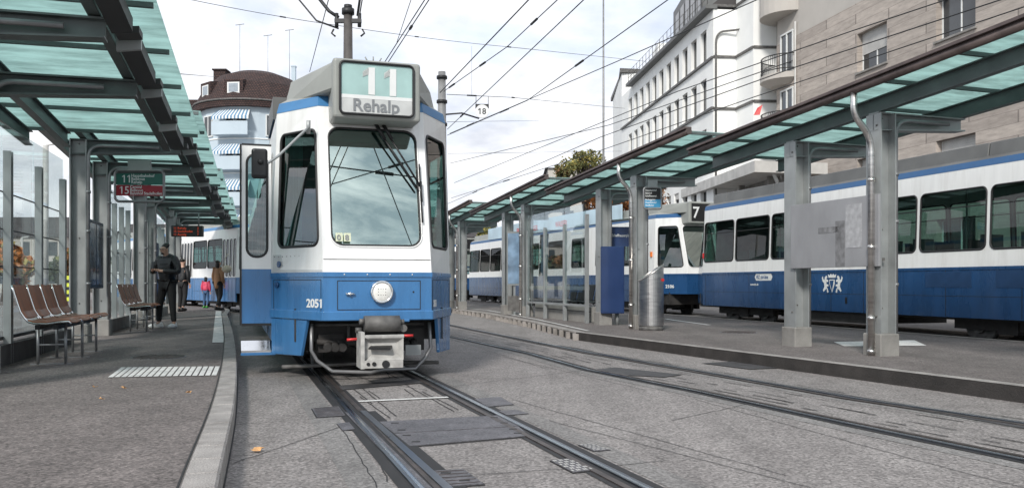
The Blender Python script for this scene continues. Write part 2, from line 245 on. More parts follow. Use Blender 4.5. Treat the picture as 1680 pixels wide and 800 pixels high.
# ------------------------------------------------------------------ mesh builder
class MB:
    def __init__(s): s.v = []; s.f = []; s.sm = []
    def face(s, pts, smooth=False):
        i = len(s.v); s.v += [Vector(p) for p in pts]; s.f.append(tuple(range(i, i+len(pts)))); s.sm.append(smooth); return s
    def hexa(s, p):        # 8 points: bottom 4 ccw, top 4 ccw
        i = len(s.v); s.v += [Vector(q) for q in p]
        for q in ((3,2,1,0),(4,5,6,7),(0,1,5,4),(1,2,6,5),(2,3,7,6),(3,0,4,7)): s.f.append(tuple(i+k for k in q)); s.sm.append(False)
        return s
    def box(s, x0, x1, y0, y1, z0, z1): return s.hexa([(x0,y0,z0),(x1,y0,z0),(x1,y1,z0),(x0,y1,z0),(x0,y0,z1),(x1,y0,z1),(x1,y1,z1),(x0,y1,z1)])
    def beam(s, a, b, w, h, up=(0,0,1)):   # box from a to b, a,b at centre
        a = Vector(a); b = Vector(b); d = (b-a).normalized(); u = Vector(up); r = d.cross(u).normalized(); u = r.cross(d).normalized()
        r *= w/2; u *= h/2
        return s.hexa([a-r-u, a+r-u, b+r-u, b-r-u, a-r+u, a+r+u, b+r+u, b-r+u])
    def prism(s, poly, z0, z1):
        n = len(poly); i = len(s.v)
        ar = sum(poly[k][0]*poly[(k+1)%n][1]-poly[(k+1)%n][0]*poly[k][1] for k in range(n))
        if ar < 0: poly = poly[::-1]
        s.v += [Vector((p[0],p[1],z0)) for p in poly]+[Vector((p[0],p[1],z1)) for p in poly]
        s.f.append(tuple(i+k for k in range(n))[::-1]); s.f.append(tuple(i+n+k for k in range(n))); s.sm += [False]*2
        for k in range(n): s.f.append((i+k, i+(k+1)%n, i+n+(k+1)%n, i+n+k)); s.sm.append(False)
        return s
    def tube(s, pts, r, n=8, cap=True, closed=False, r1=None):
        pts = [Vector(p) for p in pts]; m = len(pts); base = len(s.v); prev = None
        for k, p in enumerate(pts):
            if closed: t = (pts[(k+1)%m]-pts[k-1]).normalized()
            else: t = (pts[min(k+1,m-1)]-pts[max(k-1,0)]).normalized()
            if prev is None:
                a = Vector((0,0,1)) if abs(t.z) < .9 else Vector((1,0,0)); u = t.cross(a).normalized()
            else: u = (prev-t*prev.dot(t)).normalized()
            prev = u; w = t.cross(u); rr = r if r1 is None else r+(r1-r)*k/(m-1)
            if isinstance(r, (list, tuple)): rr = r[k]
            for j in range(n):
                a = 2*math.pi*j/n; s.v.append(p+u*math.cos(a)*rr+w*math.sin(a)*rr)
        rng = m if closed else m-1
        for k in range(rng):
            for j in range(n):
                a = base+k*n+j; b = base+k*n+(j+1)%n; c = base+((k+1)%m)*n+(j+1)%n; d = base+((k+1)%m)*n+j
                s.f.append((a,b,c,d)[::-1]); s.sm.append(True)
        if cap and not closed:
            s.f.append(tuple(base+j for j in range(n))); s.sm.append(False); s.f.append(tuple(base+(m-1)*n+j for j in range(n))[::-1]); s.sm.append(False)
        return s
    def cyl(s, c, r, z0, z1, n=24, r1=None): return s.tube([(c[0],c[1],z0),(c[0],c[1],z1)], r, n, r1=r1)
    def ball(s, c, rx, ry=None, rz=None, n=12, m=8, mx=None):
        ry = ry or rx; rz = rz or rx; c = Vector(c); i = len(s.v)
        for a in range(m+1):
            th = math.pi*a/m
            for b in range(n):
                ph = 2*math.pi*b/n; q = Vector((rx*math.sin(th)*math.cos(ph), ry*math.sin(th)*math.sin(ph), rz*math.cos(th)))
                if mx: q = mx @ q
                s.v.append(c+q)
        for a in range(m):
            for b in range(n): s.f.append((i+a*n+b, i+(a+1)*n+b, i+(a+1)*n+(b+1)%n, i+a*n+(b+1)%n)); s.sm.append(True)
        return s
    def build(s, name, m, parent=None, world=False, bevel=0, xf=None, seg=1):
        me = bpy.data.meshes.new(name); vs = s.v
        if xf is not None: vs = [xf @ v for v in vs]
        if world and parent is not None:
            r = parent
            while r.parent: r = r.parent
            inv = (Matrix.Translation(r.location) @ r.rotation_euler.to_matrix().to_4x4()).inverted(); vs = [inv @ v for v in vs]
        me.from_pydata([tuple(v) for v in vs], [], s.f); me.polygons.foreach_set('use_smooth', s.sm); me.update()
        me.materials.append(m if not isinstance(m, str) else M[m])
        o = bpy.data.objects.new(name, me); COL.objects.link(o)
        if parent is not None: o.parent = parent
        if bevel:
            b = o.modifiers.new('bevel', 'BEVEL'); b.width = bevel; b.segments = seg; b.limit_method = 'ANGLE'; b.angle_limit = R(40); b.harden_normals = False
        return o
def tag(o, label, cat, group=None, kind=None):
    if label: o['label'] = label
    if cat: o['category'] = cat
    if group: o['group'] = group
    if kind: o['kind'] = kind
    return o
def thing(name, label, cat, loc=(0,0,0), rz=0.0, group=None):
    o = bpy.data.objects.new(name, None); COL.objects.link(o); o.location = loc; o.rotation_euler = (0,0,rz); o.empty_display_size = .2
    return tag(o, label, cat, group)
def struct(name, mb, m, **k): o = mb.build(name, m, **k); o['kind'] = 'structure'; return o
def dup(root, loc, rz, label=None):
    r = root.copy(); COL.objects.link(r); r.location = loc; r.rotation_euler = (0,0,rz)
    if label: r['label'] = label
    for ch in list(root.children):
        c = ch.copy(); COL.objects.link(c); c.parent = r
        for g in list(ch.children):
            d = g.copy(); COL.objects.link(d); d.parent = c
    return r
def text(s, size, pos, right, up, m, parent, name='lettering', bold=0.0, ext=.002, align='LEFT', world=False, sx=1.0, space=1.0, sc=1.0):
    cu = bpy.data.curves.new('t', 'FONT'); cu.body = s; cu.size = size; cu.extrude = ext; cu.offset = bold; cu.align_x = align; cu.resolution_u = 3; cu.space_line = space; cu.space_character = sc
    o = bpy.data.objects.new('t', cu); COL.objects.link(o); dg = bpy.context.evaluated_depsgraph_get(); me = bpy.data.meshes.new_from_object(o.evaluated_get(dg)); bpy.data.objects.remove(o); bpy.data.curves.remove(cu)
    r = Vector(right).normalized(); u = Vector(up).normalized(); u = (u-r*u.dot(r)).normalized(); nn = r.cross(u)
    mb = MB()
    for v in me.vertices: mb.v.append(Vector(pos)+r*v.co.x*sx+u*v.co.y+nn*v.co.z)
    for p in me.polygons: mb.f.append(tuple(p.vertices)); mb.sm.append(False)
    if s.isdigit() and '1' in s:       # give each plain bar a flag so that it reads as a 1
        adj = {}
        for e in me.edges: adj.setdefault(e.vertices[0], []).append(e.vertices[1]); adj.setdefault(e.vertices[1], []).append(e.vertices[0])
        seen = set()
        for v0 in range(len(me.vertices)):
            if v0 in seen: continue
            st = [v0]; comp = []
            while st:
                a = st.pop()
                if a in seen: continue
                seen.add(a); comp.append(a); st += adj.get(a, [])
            xs = [me.vertices[i].co.x for i in comp]; ys = [me.vertices[i].co.y for i in comp]; w_ = max(xs)-min(xs); h_ = max(ys)-min(ys)
            if w_ < h_*.36 and h_ > size*.5:
                x0, y1 = min(xs)+w_*.05, max(ys); t_ = w_*.8
                for zz in (ext,):
                    P = [(x0, y1), (x0-size*.17, y1-size*.13), (x0-size*.17, y1-size*.13-t_), (x0, y1-size*.05-t_)]
                    mb.face([Vector(pos)+r*(x*sx)+u*y+nn*zz for x, y in P])
    bpy.data.meshes.remove(me)
    return mb.build(name, m, parent, world=world)
def bil(q, u, v):   # BL BR TR TL
    a, b, c, d = q; return a*(1-u)*(1-v)+b*u*(1-v)+c*u*v+d*(1-u)*v
def holed(q, u0, u1, v0, v1, rad, wall, ring=None, gl=None, ringr=.018, inset=.0, chrome=None, k=5, nrm=None, depth=0.0, reveal=None):
    """a flat panel q with a rounded opening; adds rubber ring and pane"""
    q = [Vector(p) for p in q]; Wd = ((q[1]-q[0]).length+(q[2]-q[3]).length)/2; Hh = ((q[3]-q[0]).length+(q[2]-q[1]).length)/2
    ru, rv = rad/Wd, rad/Hh; inner = []; outer = []
    for (cu, cv, a0, ou, ov) in ((u1-ru, v0+rv, -90, 1, 0), (u1-ru, v1-rv, 0, 1, 1), (u0+ru, v1-rv, 90, 0, 1), (u0+ru, v0+rv, 180, 0, 0)):
        for j in range(k+1):
            a = R(a0+90*j/k); inner.append((cu+ru*math.cos(a), cv+rv*math.sin(a)))
            outer.append((ou, ov))
    IP = [bil(q, *p) for p in inner]; n = len(IP)
    n0 = (q[1]-q[0]).cross(q[3]-q[0]).normalized()
    if wall is not None:
        for i in range(n):
            j = (i+1) % n
            if outer[i] == outer[j]: wall.face([bil(q,*outer[i]), IP[j], IP[i]])
            else: wall.face([bil(q,*outer[i]), bil(q,*outer[j]), IP[j], IP[i]])
    if reveal is not None and depth:
        for i in range(n):
            j = (i+1) % n; reveal.face([IP[i], IP[j], IP[j]-n0*depth, IP[i]-n0*depth])
    if ring is not None: ring.tube(IP, ringr, 8, closed=True)
    if chrome is not None:
        c = sum(IP, Vector())/n
        chrome.tube([p+(p-c).normalized()*ringr*1.6+n0*ringr*.2 for p in IP], ringr*.8, 8, closed=True)
    if gl is not None: gl.face([p-n0*max(depth, .006) for p in IP])
    return IP, n0
# ================================================================== GROUND
def offs(pts, o):
    pts = [Vector((p[0], p[1])) for p in pts]; r = []
    for i, p in enumerate(pts):
        t = (pts[min(i+1,len(pts)-1)]-pts[max(i-1,0)]).normalized(); nrm = Vector((t.y, -t.x)); r.append(p+nrm*o)   # + = right of travel
    return r
def ribbon(mb, pts, o0, o1, z):
    a = offs(pts, o0); b = offs(pts, o1)
    for i in range(len(a)-1): mb.face([(a[i].x,a[i].y,z),(b[i].x,b[i].y,z),(b[i+1].x,b[i+1].y,z),(a[i+1].x,a[i+1].y,z)])
    return mb
def solid_ribbon(mb, pts, o0, o1, z0, z1):
    a = offs(pts, o0); b = offs(pts, o1)
    for i in range(len(a)-1): mb.hexa([(a[i].x,a[i].y,z0),(b[i].x,b[i].y,z0),(b[i+1].x,b[i+1].y,z0),(a[i+1].x,a[i+1].y,z0),(a[i].x,a[i].y,z1),(b[i].x,b[i].y,z1),(b[i+1].x,b[i+1].y,z1),(a[i+1].x,a[i+1].y,z1)])
    return mb
def dens(pts, step=.6):
    out_ = []
    for a, b in zip(pts[:-1], pts[1:]):
        a = Vector(a); b = Vector(b); n = max(int((b-a).length/step), 1)
        out_ += [a+(b-a)*k/n for k in range(n)]
    return out_+[Vector(pts[-1])]
g = MB(); g.face([(-600,-60,0),(600,-60,0),(600,1500,0),(-600,1500,0)])
struct('ground', g, 'road')
PZ = .15
kerbL = [(-.35,.5),(-.75,2.0),(-1.33,3.79),(-1.66,4.83),(-2.24,6.85),(-2.86,8.9),(-4.3,13.3),(-5.5,16.8),(-8.2,24.6),(-10.4,31),(-14.5,38),(-22,46),(-40,60)]
def smooth(P, n=6):
    P = [Vector((p[0], p[1])) for p in P]; o_ = []
    for i in range(len(P)-1):
        a, b, c, d = P[max(i-1,0)], P[i], P[i+1], P[min(i+2,len(P)-1)]
        for k in range(n):
            t = k/n; o_.append(.5*((2*b)+(c-a)*t+(2*a-5*b+4*c-d)*t*t+(3*b-a-3*c+d)*t**3))
    return [tuple(p) for p in o_+[P[-1]]]
kerbL = [(-.28,.5),(-.74,2.0),(-1.31,3.79),(-2.22,6.85),(-3.55,11.0),(-5.5,16.8),(-8.2,24.6),(-10.4,31),(-14.5,38),(-22,46),(-40,60)]
kerbL = smooth(kerbL, 8)
kL = offs(kerbL, -.17)
pb = [(-3.75-.29*d, d) for d in (.5, 10, 20, 31)]+[(-22,40),(-40,50)]
pb = [(x-1.3, y) for x, y in pb]
mb = MB(); mb.prism([tuple(p) for p in kL]+pb[::-1], -.1, PZ); struct('platform', mb, 'plat')
mb = MB(); solid_ribbon(mb, kerbL, -.17+.004, 0, -.1, PZ+.004); struct('platform_kerb', mb, 'kerb', bevel=.012)
mb = MB(); ribbon(mb, kerbL, -.172, -.161, PZ+.009); ribbon(mb, kerbL, .0, .010, .006)
struct('kerb_joint', mb, 'joint')
# island (right-hand platform) and the road behind it
IZ = .14
kerbR = [(7.2,1.2),(6.2,3.3),(4.52,7.53),(1.19,15.9),(.43,20.3),(-.74,25.8),(-2.2,30.7),(-6,41),(-14,54)]
backR = [(14.4,-2),(9.2,9.2),(6.1,20.0),(4.3,26),(1.2,34),(-2.6,46),(-10,58)]
kR = offs(kerbR[::-1], -.16)[::-1]
mb = MB(); mb.prism([tuple(p) for p in kR]+backR[::-1], -.1, IZ); struct('island_platform', mb, 'plat2')
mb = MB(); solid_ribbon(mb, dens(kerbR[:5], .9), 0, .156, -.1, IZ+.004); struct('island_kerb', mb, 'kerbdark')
mb = MB(); ribbon(mb, kerbR[:5], .004, .16, IZ+.008); struct('island_kerb_top', mb, 'kerb')
mb = MB(); mb2 = MB(); far_ = [(1.19,15.9),(.43,20.3),(-.74,25.8),(-2.2,30.7),(-6,41)]
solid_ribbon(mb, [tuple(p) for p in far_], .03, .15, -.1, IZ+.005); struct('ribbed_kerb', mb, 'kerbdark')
for i, p in enumerate(dens(far_, .52)):
    mb2.box(p.x-.06, p.x+.09, p.y-.11, p.y+.11, 0, IZ-.02)
solid_ribbon(mb2, far_, -.01, .17, IZ-.02, IZ+.007)
struct('ribbed_kerb_ribs', mb2, 'kerbrib')
mb = MB(); mb.prism(backR+[(-10,120),(60,120),(60,-2)], -.1, .10); struct('far_road', mb, 'road2')
mb = MB(); ribbon(mb, backR, -.12, .05, IZ+.006); struct('island_back_kerb', mb, 'kerb')
# rails
def ctrk(d): return 1.54-.3264*d
trk = [(ctrk(d), d) for d in (1.2, 3, 5, 8, 12, 20, 29)]+[(-10.6,33),(-14.2,37.5),(-19,42.2),(-30,52)]
cs = math.cos(math.atan(.3264))
def rails(name, pts, side, wide=.16, z=0.0):
    """side=+1: running head to the right of the line, groove on the left"""
    a = MB(); ribbon(a, pts, -wide, wide, z+.004); struct(name+'_bed', a, 'joint')
    a = MB(); solid_ribbon(a, pts, side*.0, side*.05, -.02, z+.014); struct(name, a, 'rail')
    a = MB(); solid_ribbon(a, pts, side*.008, side*.028, -.01, z+.0155); struct(name+'_head', a, 'railtop')
    a = MB(); solid_ribbon(a, pts, -side*.085, -side*.045, -.02, z+.011); struct(name+'_guard', a, 'railside')
rl = offs(trk, -.53); rr = offs(trk, .53)
rails('rail', rl, -1, .125); rails('rail', rr, 1, .125)
# switch blade beside the left rail
sw = [tuple(G(x, y, 0).xy) for x, y in ((596,676),(640,716),(690,762),(738,806),(800,862))]
mb = MB(); ribbon(mb, sw, -.10, .075, .0085); struct('switch_bed', mb, 'joint')
mb = MB(); solid_ribbon(mb, sw, -.02, .03, -.02, .018); struct('switch_rail', mb, 'rail')
mb = MB(); ribbon(mb, sw, .075, .15, .0095); struct('switch_flange', mb, 'plate')
# concrete strips beside the rails
mb = MB(); ribbon(mb, rl, -.37, -.15, .0025); ribbon(mb, rr, .15, .33, .0025); struct('rail_strip', mb, 'strip')
n1_ = [tuple(G(x, y, 0).xy) for x, y in ((1960,812),(1680,754),(1397,696),(1140,641),(970,607.5),(870,580),(735,551))]+[(-4.0,24.5),(-7.5,34),(-12,44)]
f1_ = [tuple(G(x, y, 0).xy) for x, y in ((1960,741),(1680,696),(1397,654),(1140,609),(970,580),(870,560),(735,532.5))]+[(-2.9,24.5),(-6.5,34),(-11,44)]
rails('rail', n1_, -1, .10); rails('rail', f1_, 1, .10)
mb = MB(); ribbon(mb, n1_, -.26, -.11, .0025); ribbon(mb, f1_[:5], -.20, .20, .0022); struct('rail_strip', mb, 'strip')
mb = MB()
random.seed(3)
for base, o in ((n1_, .22), (n1_, .34), (n1_, .5), (f1_, -.3), (f1_, .22)):     # worn rail-side cracks
    for k in range(len(base)-4):
        a = offs(base, o); p, q = a[k], a[k+1]
        for j in range(4):
            t0 = random.random(); t1 = min(t0+random.uniform(.08,.3), 1); A = p.lerp(q, t0); B = p.lerp(q, t1); w = random.uniform(.006,.016)
            nn = Vector((-(B-A).y, (B-A).x)).normalized()*w; mb.face([(A.x-nn.x,A.y-nn.y,.0062),(B.x,B.y,.0062),(B.x+nn.x,B.y+nn.y,.0062),(A.x+nn.x*.4,A.y+nn.y*.4,.0062)])
for i in range(len(f1_)-4):
    pass
struct('track_cracks', mb, 'joint')
mb = MB(); ribbon(mb, [tuple(G(x,y,0).xy) for x,y in ((1700,706),(1560,682),(1400,655),(1250,630),(1100,603),(985,583),(905,567))], -.02, .17, .0068); struct('tar_band', mb, 'oil')
def gpoly(mb, pts, z, lift): mb.face([tuple(G(x, y, z).xy)+(z+lift,) for x, y in pts]); return mb
def gline(mb, pts, w, z, lift): return ribbon(mb, dens([tuple(G(x, y, z).xy) for x, y in pts], .5), -w/2, w/2, z+lift)
mb = MB(); random.seed(5)
def crackline(mb, a, b, w, z, lift, jag=.012):
    p = G(*a, z).xy; q = G(*b, z).xy; n = max(int((q-p).length/.12), 3); L = (q-p); nn = Vector((-L.y, L.x)).normalized(); pts = []
    for k in range(n+1): pts.append(p+L*k/n+nn*random.uniform(-jag, jag))
    ribbon(mb, [tuple(t) for t in pts], -w/2, w/2, z+lift)
for a, b in (((383,697),(575,682)),((724,636),(960,607)),((790,778),(1010,764)),((1010,764),(1092,756)),((700,732),(865,718)),((560,700),(620,800)),((618,740),(636,790)),
             ((840,655),(1290,780)),((1140,655),(1560,770)),((1560,770),(1680,800)),((630,628),(700,640)), ((900,690),(1330,800)), ((760,570),(1060,640)), ((560,700),(383,760)), ((740,556),(900,606)), ((1100,690),(1240,660)),((690,612),(820,606))):
    crackline(mb, a, b, .007, 0, .0045, .006)
for x0, y0, x1, y1 in ((556,610,575,623),(563,610,610,625),(575,634,610,662),(590,633,650,683),(605,641,624,654),(628,608,655,622),(663,638,680,650),(664,630,745,675),(692,642,752,672),(633,608,640,620),(590,650,640,686),(700,633,724,646)):
    crackline(mb, (x0,y0), (x1,y1), .010, 0, .0046, .004)
for x0, y0, x1, y1 in ((1172,590,1300,598),(1290,598,1460,612)): pass
struct('asphalt_joint', mb, 'joint')
mb = MB()
for i_, p in enumerate((((545,634),(690,622),(700,628),(560,640)), ((978,606),(1010,603),(1120,615),(1090,619),(1010,615)), ((1150,596),(1210,593),(1300,603),(1230,606)))): gpoly(mb, p, 0, .0075+.0007*i_)
struct('asphalt_patch', mb, 'oil')
mb = MB(); gline(mb, ((588,659),(735,652)), .075, 0, .008)
gline(mb, ((740,503.5),(800,509),(880,524),(965,543)), .07, IZ, .012)
gline(mb, ((358,562),(358.5,510)), .17, PZ, .008)
for k in range(17):
    t = k/16; xb = 181+(351-181)*t; xt = 203+(357-203)*t
    a, b = G(xb, 619.5-3.2*t, PZ), G(xt, 603-1.5*t, PZ); w = .048
    mb.face([(a.x-w/2,a.y,PZ+.008),(a.x+w/2,a.y,PZ+.008),(b.x+w/2,b.y,PZ+.008),(b.x-w/2,b.y,PZ+.008)])
gline(mb, ((1092,523),(1163,533)), .10, IZ, .006)
gpoly(mb, ((1385,568),(1520,567),(1500,558),(1368,561)), IZ, .006)
struct('road_marking', mb, 'paint')
# iron covers
def cover(label, pts, z=0.0, mark=False, zl=.010, ribs=0, cells=None, group=None):
    P = [G(x, y, z) for x, y in pts]; c = sum(P, Vector())/len(P); t = thing('iron_cover', label, 'cover', (c.x, c.y, z), 0, group)
    mb = MB(); L = [(p.x-c.x, p.y-c.y) for p in P]; mb.prism(L, -.01, zl); mb.build('plate', 'plate', t)
    fr = MB(); fr.prism([(x*1.07, y*1.07) for x, y in L], -.01, zl-.004); fr.build('frame', 'joint', t)
    q = [Vector((x, y, 0)) for x, y in L]
    if ribs:
        mb = MB()
        for k in range(ribs):
            u = (k+.5)/ribs; a = bil(q, .04, u); b = bil(q, .96, u); mb.beam((a.x,a.y,zl+.001), (b.x,b.y,zl+.001), .006, .004)
        mb.build('rib', 'railside', t)
    if mark:
        mb = MB(); random.seed(11)
        for i in range(9):
            for j in range(6):
                if (i+j) % 3 == 1: continue
                a = bil(q, (i+.18)/9, (j+.15)/6); b = bil(q, (i+.9)/9, (j+.15)/6); cc = bil(q, (i+.9)/9, (j+.8)/6); d = bil(q, (i+.18)/9, (j+.8)/6)
                mb.face([(p.x,p.y,zl+.002) for p in (a,b,cc,d)])
        mb.build('relief', 'wconc', t)
    if cells:
        mb = MB()
        for (u, v) in cells:
            a = bil(q, u, v); mb.box(a.x-.028, a.x+.028, a.y-.015, a.y+.015, zl-.001, zl+.002)
        mb.build('keyhole', 'joint', t)
    return t
cover('wide chequered iron plate between the rails, the farther of the two', ((647,712),(850,700),(826,682),(622,693)), cells=((.08,.2),(.1,.8),(.92,.3),(.9,.8)), ribs=0, group='chequered plates')
cover('wide chequered iron plate between the rails, the nearer of the two', ((672,733),(868,716),(851,701),(648,713)), cells=((.08,.25),(.07,.8),(.93,.3),(.93,.75)), ribs=0, group='chequered plates')
cover('small iron drain cover left of the nearer track, beside the tar joint', ((520,685),(566,682),(555,667),(512,671)), ribs=8)
cover('tiny square iron cap left of the left rail', ((562,707),(582,705),(573,694),(553,696)))
cover('iron box cover touching the left rail at the bottom of the picture', ((734,800),(793,795),(760,771),(712,774)), ribs=5, cells=((.6,.25),(.3,.8)))
cover('pale speckled iron cover inside the right rail', ((940,776),(974,772),(932,754),(904,757)), mark=True)
cover('pale speckled iron cover outside the right rail', ((975,741),(1000,739),(968,729),(950,731)), mark=True)
cover('plain dark iron cover on the road right of the right rail', ((800,668),(842,664),(820,652),(778,655)))
cover('broken dark cover beside the right rail', ((832,682),(866,679),(846,673),(818,675)))
# round manhole on the left platform, one on the island
def manhole(x, y, rx, z, label):
    c = G(x, y, z); r = rx/F*c.y; t = thing('manhole_cover', label, 'manhole', (c.x, c.y, z), 0)
    mb = MB(); mb.cyl((0,0), r, -.01, .006, 36); mb.build('lid', 'plate', t)
    mb = MB(); n = 14
    for k in range(n):
        yy = -r+2*r*(k+.5)/n; w = math.sqrt(max(r*r-yy*yy, 0))*.93
        m_ = max(int(w*2/.09), 1)
        for j in range(m_):
            x0 = -w+2*w*j/m_; mb.box(x0+.012, x0+2*w/m_-.012, yy-.012, yy+.012, .004, .011)
    mb.build('tread', 'railside', t)
manhole(261, 585.5, 43, PZ, 'round dark manhole cover on the left platform')
manhole(1212, 545, 30, IZ, 'round grey manhole cover on the island behind the posts')
random.seed(21)
for x, y, z, lab in ((422,741,0,'large orange dry leaf on the road'),(156,638,PZ,'pale leaf on the platform, left of the reddish leaf'),(203,639,PZ,'reddish leaf on the left platform'),(168,658,PZ,'small yellow leaf on the left platform, nearest the viewer'),(310,647,PZ,'small pale leaf near the left kerb')):
    c = G(x, y, z); s = .042 if z == 0 else .02; mb = MB(); n = 9; pts = []
    for k in range(n):
        a = 2*math.pi*k/n; rr_ = s*(1 if k % 2 else .62)*random.uniform(.8,1.2); pts.append((rr_*math.cos(a)*1.3, rr_*math.sin(a), .012+random.uniform(-.006,.02)))
    for k in range(n): mb.face([(0,0,.014), pts[k], pts[(k+1)%n]])
    o = mb.build('dry_leaf', 'leafdry'); o.location = (c.x, c.y, z+.004); tag(o, lab, 'leaf')
# ================================================================== SHELTERS
def hcol(mb, x, y, z0, z1, w=.24, dpt=.26, tw=.018):
    mb.box(x-w/2, x-w/2+tw, y-dpt/2, y+dpt/2, z0, z1); mb.box(x+w/2-tw, x+w/2, y-dpt/2, y+dpt/2, z0, z1); mb.box(x-w/2+tw, x+w/2-tw, y-.012, y+.012, z0, z1)
def ibeam(mb, a, b, h0, h1, w=.16, t=.018):
    """a,b at the top; h0,h1 heights"""
    a = Vector(a); b = Vector(b); d = (b-a); r = Vector((d.y,-d.x,0)).normalized()*w/2; U = Vector((0,0,1))
    def slab(za0, za1, zb0, zb1, r):
        mb.hexa([a-r+U*za0, a+r+U*za0, b+r+U*zb0, b-r+U*zb0, a-r+U*za1, a+r+U*za1, b+r+U*zb1, b-r+U*zb1])
    slab(-t, 0, -t, 0, r); slab(-h0, -h0+t, -h1, -h1+t, r); slab(-h0+t, -t, -h1+t, -t, r*.12)
def bend(c, p0, p1, n=6):
    p0 = Vector(p0); p1 = Vector(p1); c = Vector(c); return [(p0*(1-t)**2+c*2*t*(1-t)+p1*t*t) for t in [k/n for k in range(n+1)]]
def shelter(o, ang, side, L, cols, w0, w1, beams, arml, zn, zf, label, base_z, glassdrop=.05, fascia=False, pipes=True, npan=5, reach=0, pipeat=()):
    """local +Y runs away from the camera along the platform, +X across; roof from x=w0..w1, columns on x=0"""
    t = thing('platform_shelter', label, 'shelter', (o[0], o[1], base_z), ang, 'glass roofed platform shelters')
    zr = lambda y: zn+(zf-zn)*y/L-base_z
    cb = MB(); 
    for y in cols:
        z1 = zr(y)-.30
        c = MB(); hcol(c, 0, y, .28, z1); c.build('column', 'steel' if side < 0 else 'steell', t)
        b = MB(); b.box(-.15,.15, y-.16, y+.16, -.02, .28); b.build('column_base', 'conc', t, bevel=.012)
        a = MB(); ibeam(a, (-.12, y, zr(y)-.28), (arml, y, zr(y)-.28), .24, .17, .17); a.build('roof_arm', 'beam' if side < 0 else 'steel', t)
        if pipes:
            p = MB(); px = .14; r_ = .028
            pts = [(px, y-.10, .3), (px, y-.10, z1-.28)]+bend((px, y-.1, z1-.08), (px, y-.1, z1-.28), (px+.2, y-.1, z1-.08))[1:]+[(arml-.3, y-.1, z1-.08)]
            p.tube(pts, r_, 10)
            for zz in (.9, 1.7, 2.3): p.tube([(px, y-.1, zz-.02), (px, y-.1, zz+.02)], r_*1.35, 10)
            p.build('conduit', 'tube', t)
        bl = MB()
        for zz in (.5, 1.5, z1-.15): bl.ball((-.125, y-.06, zz), .014, n=6, m=4); bl.ball((.0, y-.018, zz+.1), .012, n=6, m=4)
        bl.build('bolt', 'undl', t)
    for x in beams:
        b = MB(); ibeam(b, (x, -.1, zr(-.1)-.07), (x, L, zr(L)-.07), .20, .20, .10, .014); b.build('roof_beam', 'beam', t)
    # glass panes, cross bars
    n = npan
    for k in range(n):
        y0 = k*L/n+.008; y1 = (k+1)*L/n-.008; q = MB()
        q.hexa([(w0,y0,zr(y0)-.012),(w1,y0,zr(y0)-.012),(w1,y1,zr(y1)-.012),(w0,y1,zr(y1)-.012),(w0,y0,zr(y0)),(w1,y0,zr(y0)),(w1,y1,zr(y1)),(w0,y1,zr(y1))])
        q.build('roof_pane', 'roofglass', t)
    b = MB()
    for k in range(n+1):
        y0 = min(max(k*L/n, .02), L-.02); b.beam((w0+.03, y0, zr(y0)-.035), (w1-.03, y0, zr(y0)-.035), .045, .045)
    b.build('glazing_bar', 'beam', t)
    return t, zr
LA = math.atan(.29)
def lpt(d, off=0): return (-2.84-.29*d+off*math.cos(LA), d+off*math.sin(LA))
lsec = []
for i, d0 in enumerate((-.5, 5.75, 12.1, 18.4, 24.7)):
    lab = ['overhead green glass roof section nearest the viewer on the left', 'second green glass roof bay of the left platform, over the four brown seats', 'third green glass roof bay on the left, carrying the 11 and 15 line sign', 'fourth green glass roof bay on the left, above the man in black', 'farthest green glass roof bay on the left platform'][i]
    o = lpt(d0); Ls = 6.3/math.cos(LA)-.06
    cols = [1.0/math.cos(LA), 2.75/math.cos(LA)]
    if i == 0: continue
    t, zr = shelter(o, LA, -1, Ls, cols, -.72, 1.82, (-.42, .06, 1.37), 1.45, 3.60, 3.24, lab, PZ, npan=5)
    # boxed gutter with dark soffit panels along the kerb side
    n = 4
    for k in range(n):
        y0 = .12+k*Ls/n; y1 = y0+Ls/n-.42; q = MB(); q.hexa([(1.45,y0,zr(y0)-.30),(1.62,y0,zr(y0)-.27),(1.62,y1,zr(y1)-.27),(1.45,y1,zr(y1)-.30),(1.45,y0,zr(y0)-.18),(1.62,y0,zr(y0)-.15),(1.62,y1,zr(y1)-.15),(1.45,y1,zr(y1)-.18)]); q.build('soffit_panel', 'fascia', t)
        q = MB(); q.hexa([(1.43,y0-.06,zr(y0)-.33),(1.64,y0-.06,zr(y0)-.30),(1.64,y0,zr(y0)-.30),(1.43,y0,zr(y0)-.33),(1.43,y0-.06,zr(y0)-.16),(1.64,y0-.06,zr(y0)-.13),(1.64,y0,zr(y0)-.13),(1.43,y0,zr(y0)-.16)]); q.build('gutter_bracket', 'steell', t)
        q = MB(); yy = y1+.2; q.hexa([(1.46,yy-.12,zr(yy)-.26),(1.66,yy-.12,zr(yy)-.24),(1.66,yy+.12,zr(yy)-.24),(1.46,yy+.12,zr(yy)-.26),(1.46,yy-.12,zr(yy)-.2),(1.66,yy-.12,zr(yy)-.18),(1.66,yy+.12,zr(yy)-.18),(1.46,yy+.12,zr(yy)-.2)]); q.build('soffit_panel', 'fascia', t)
    RA = math.atan(.34)
def rpt(d, off=0): return (8.42-.34*d+off*math.cos(RA), d+off*math.sin(RA))
rt = []
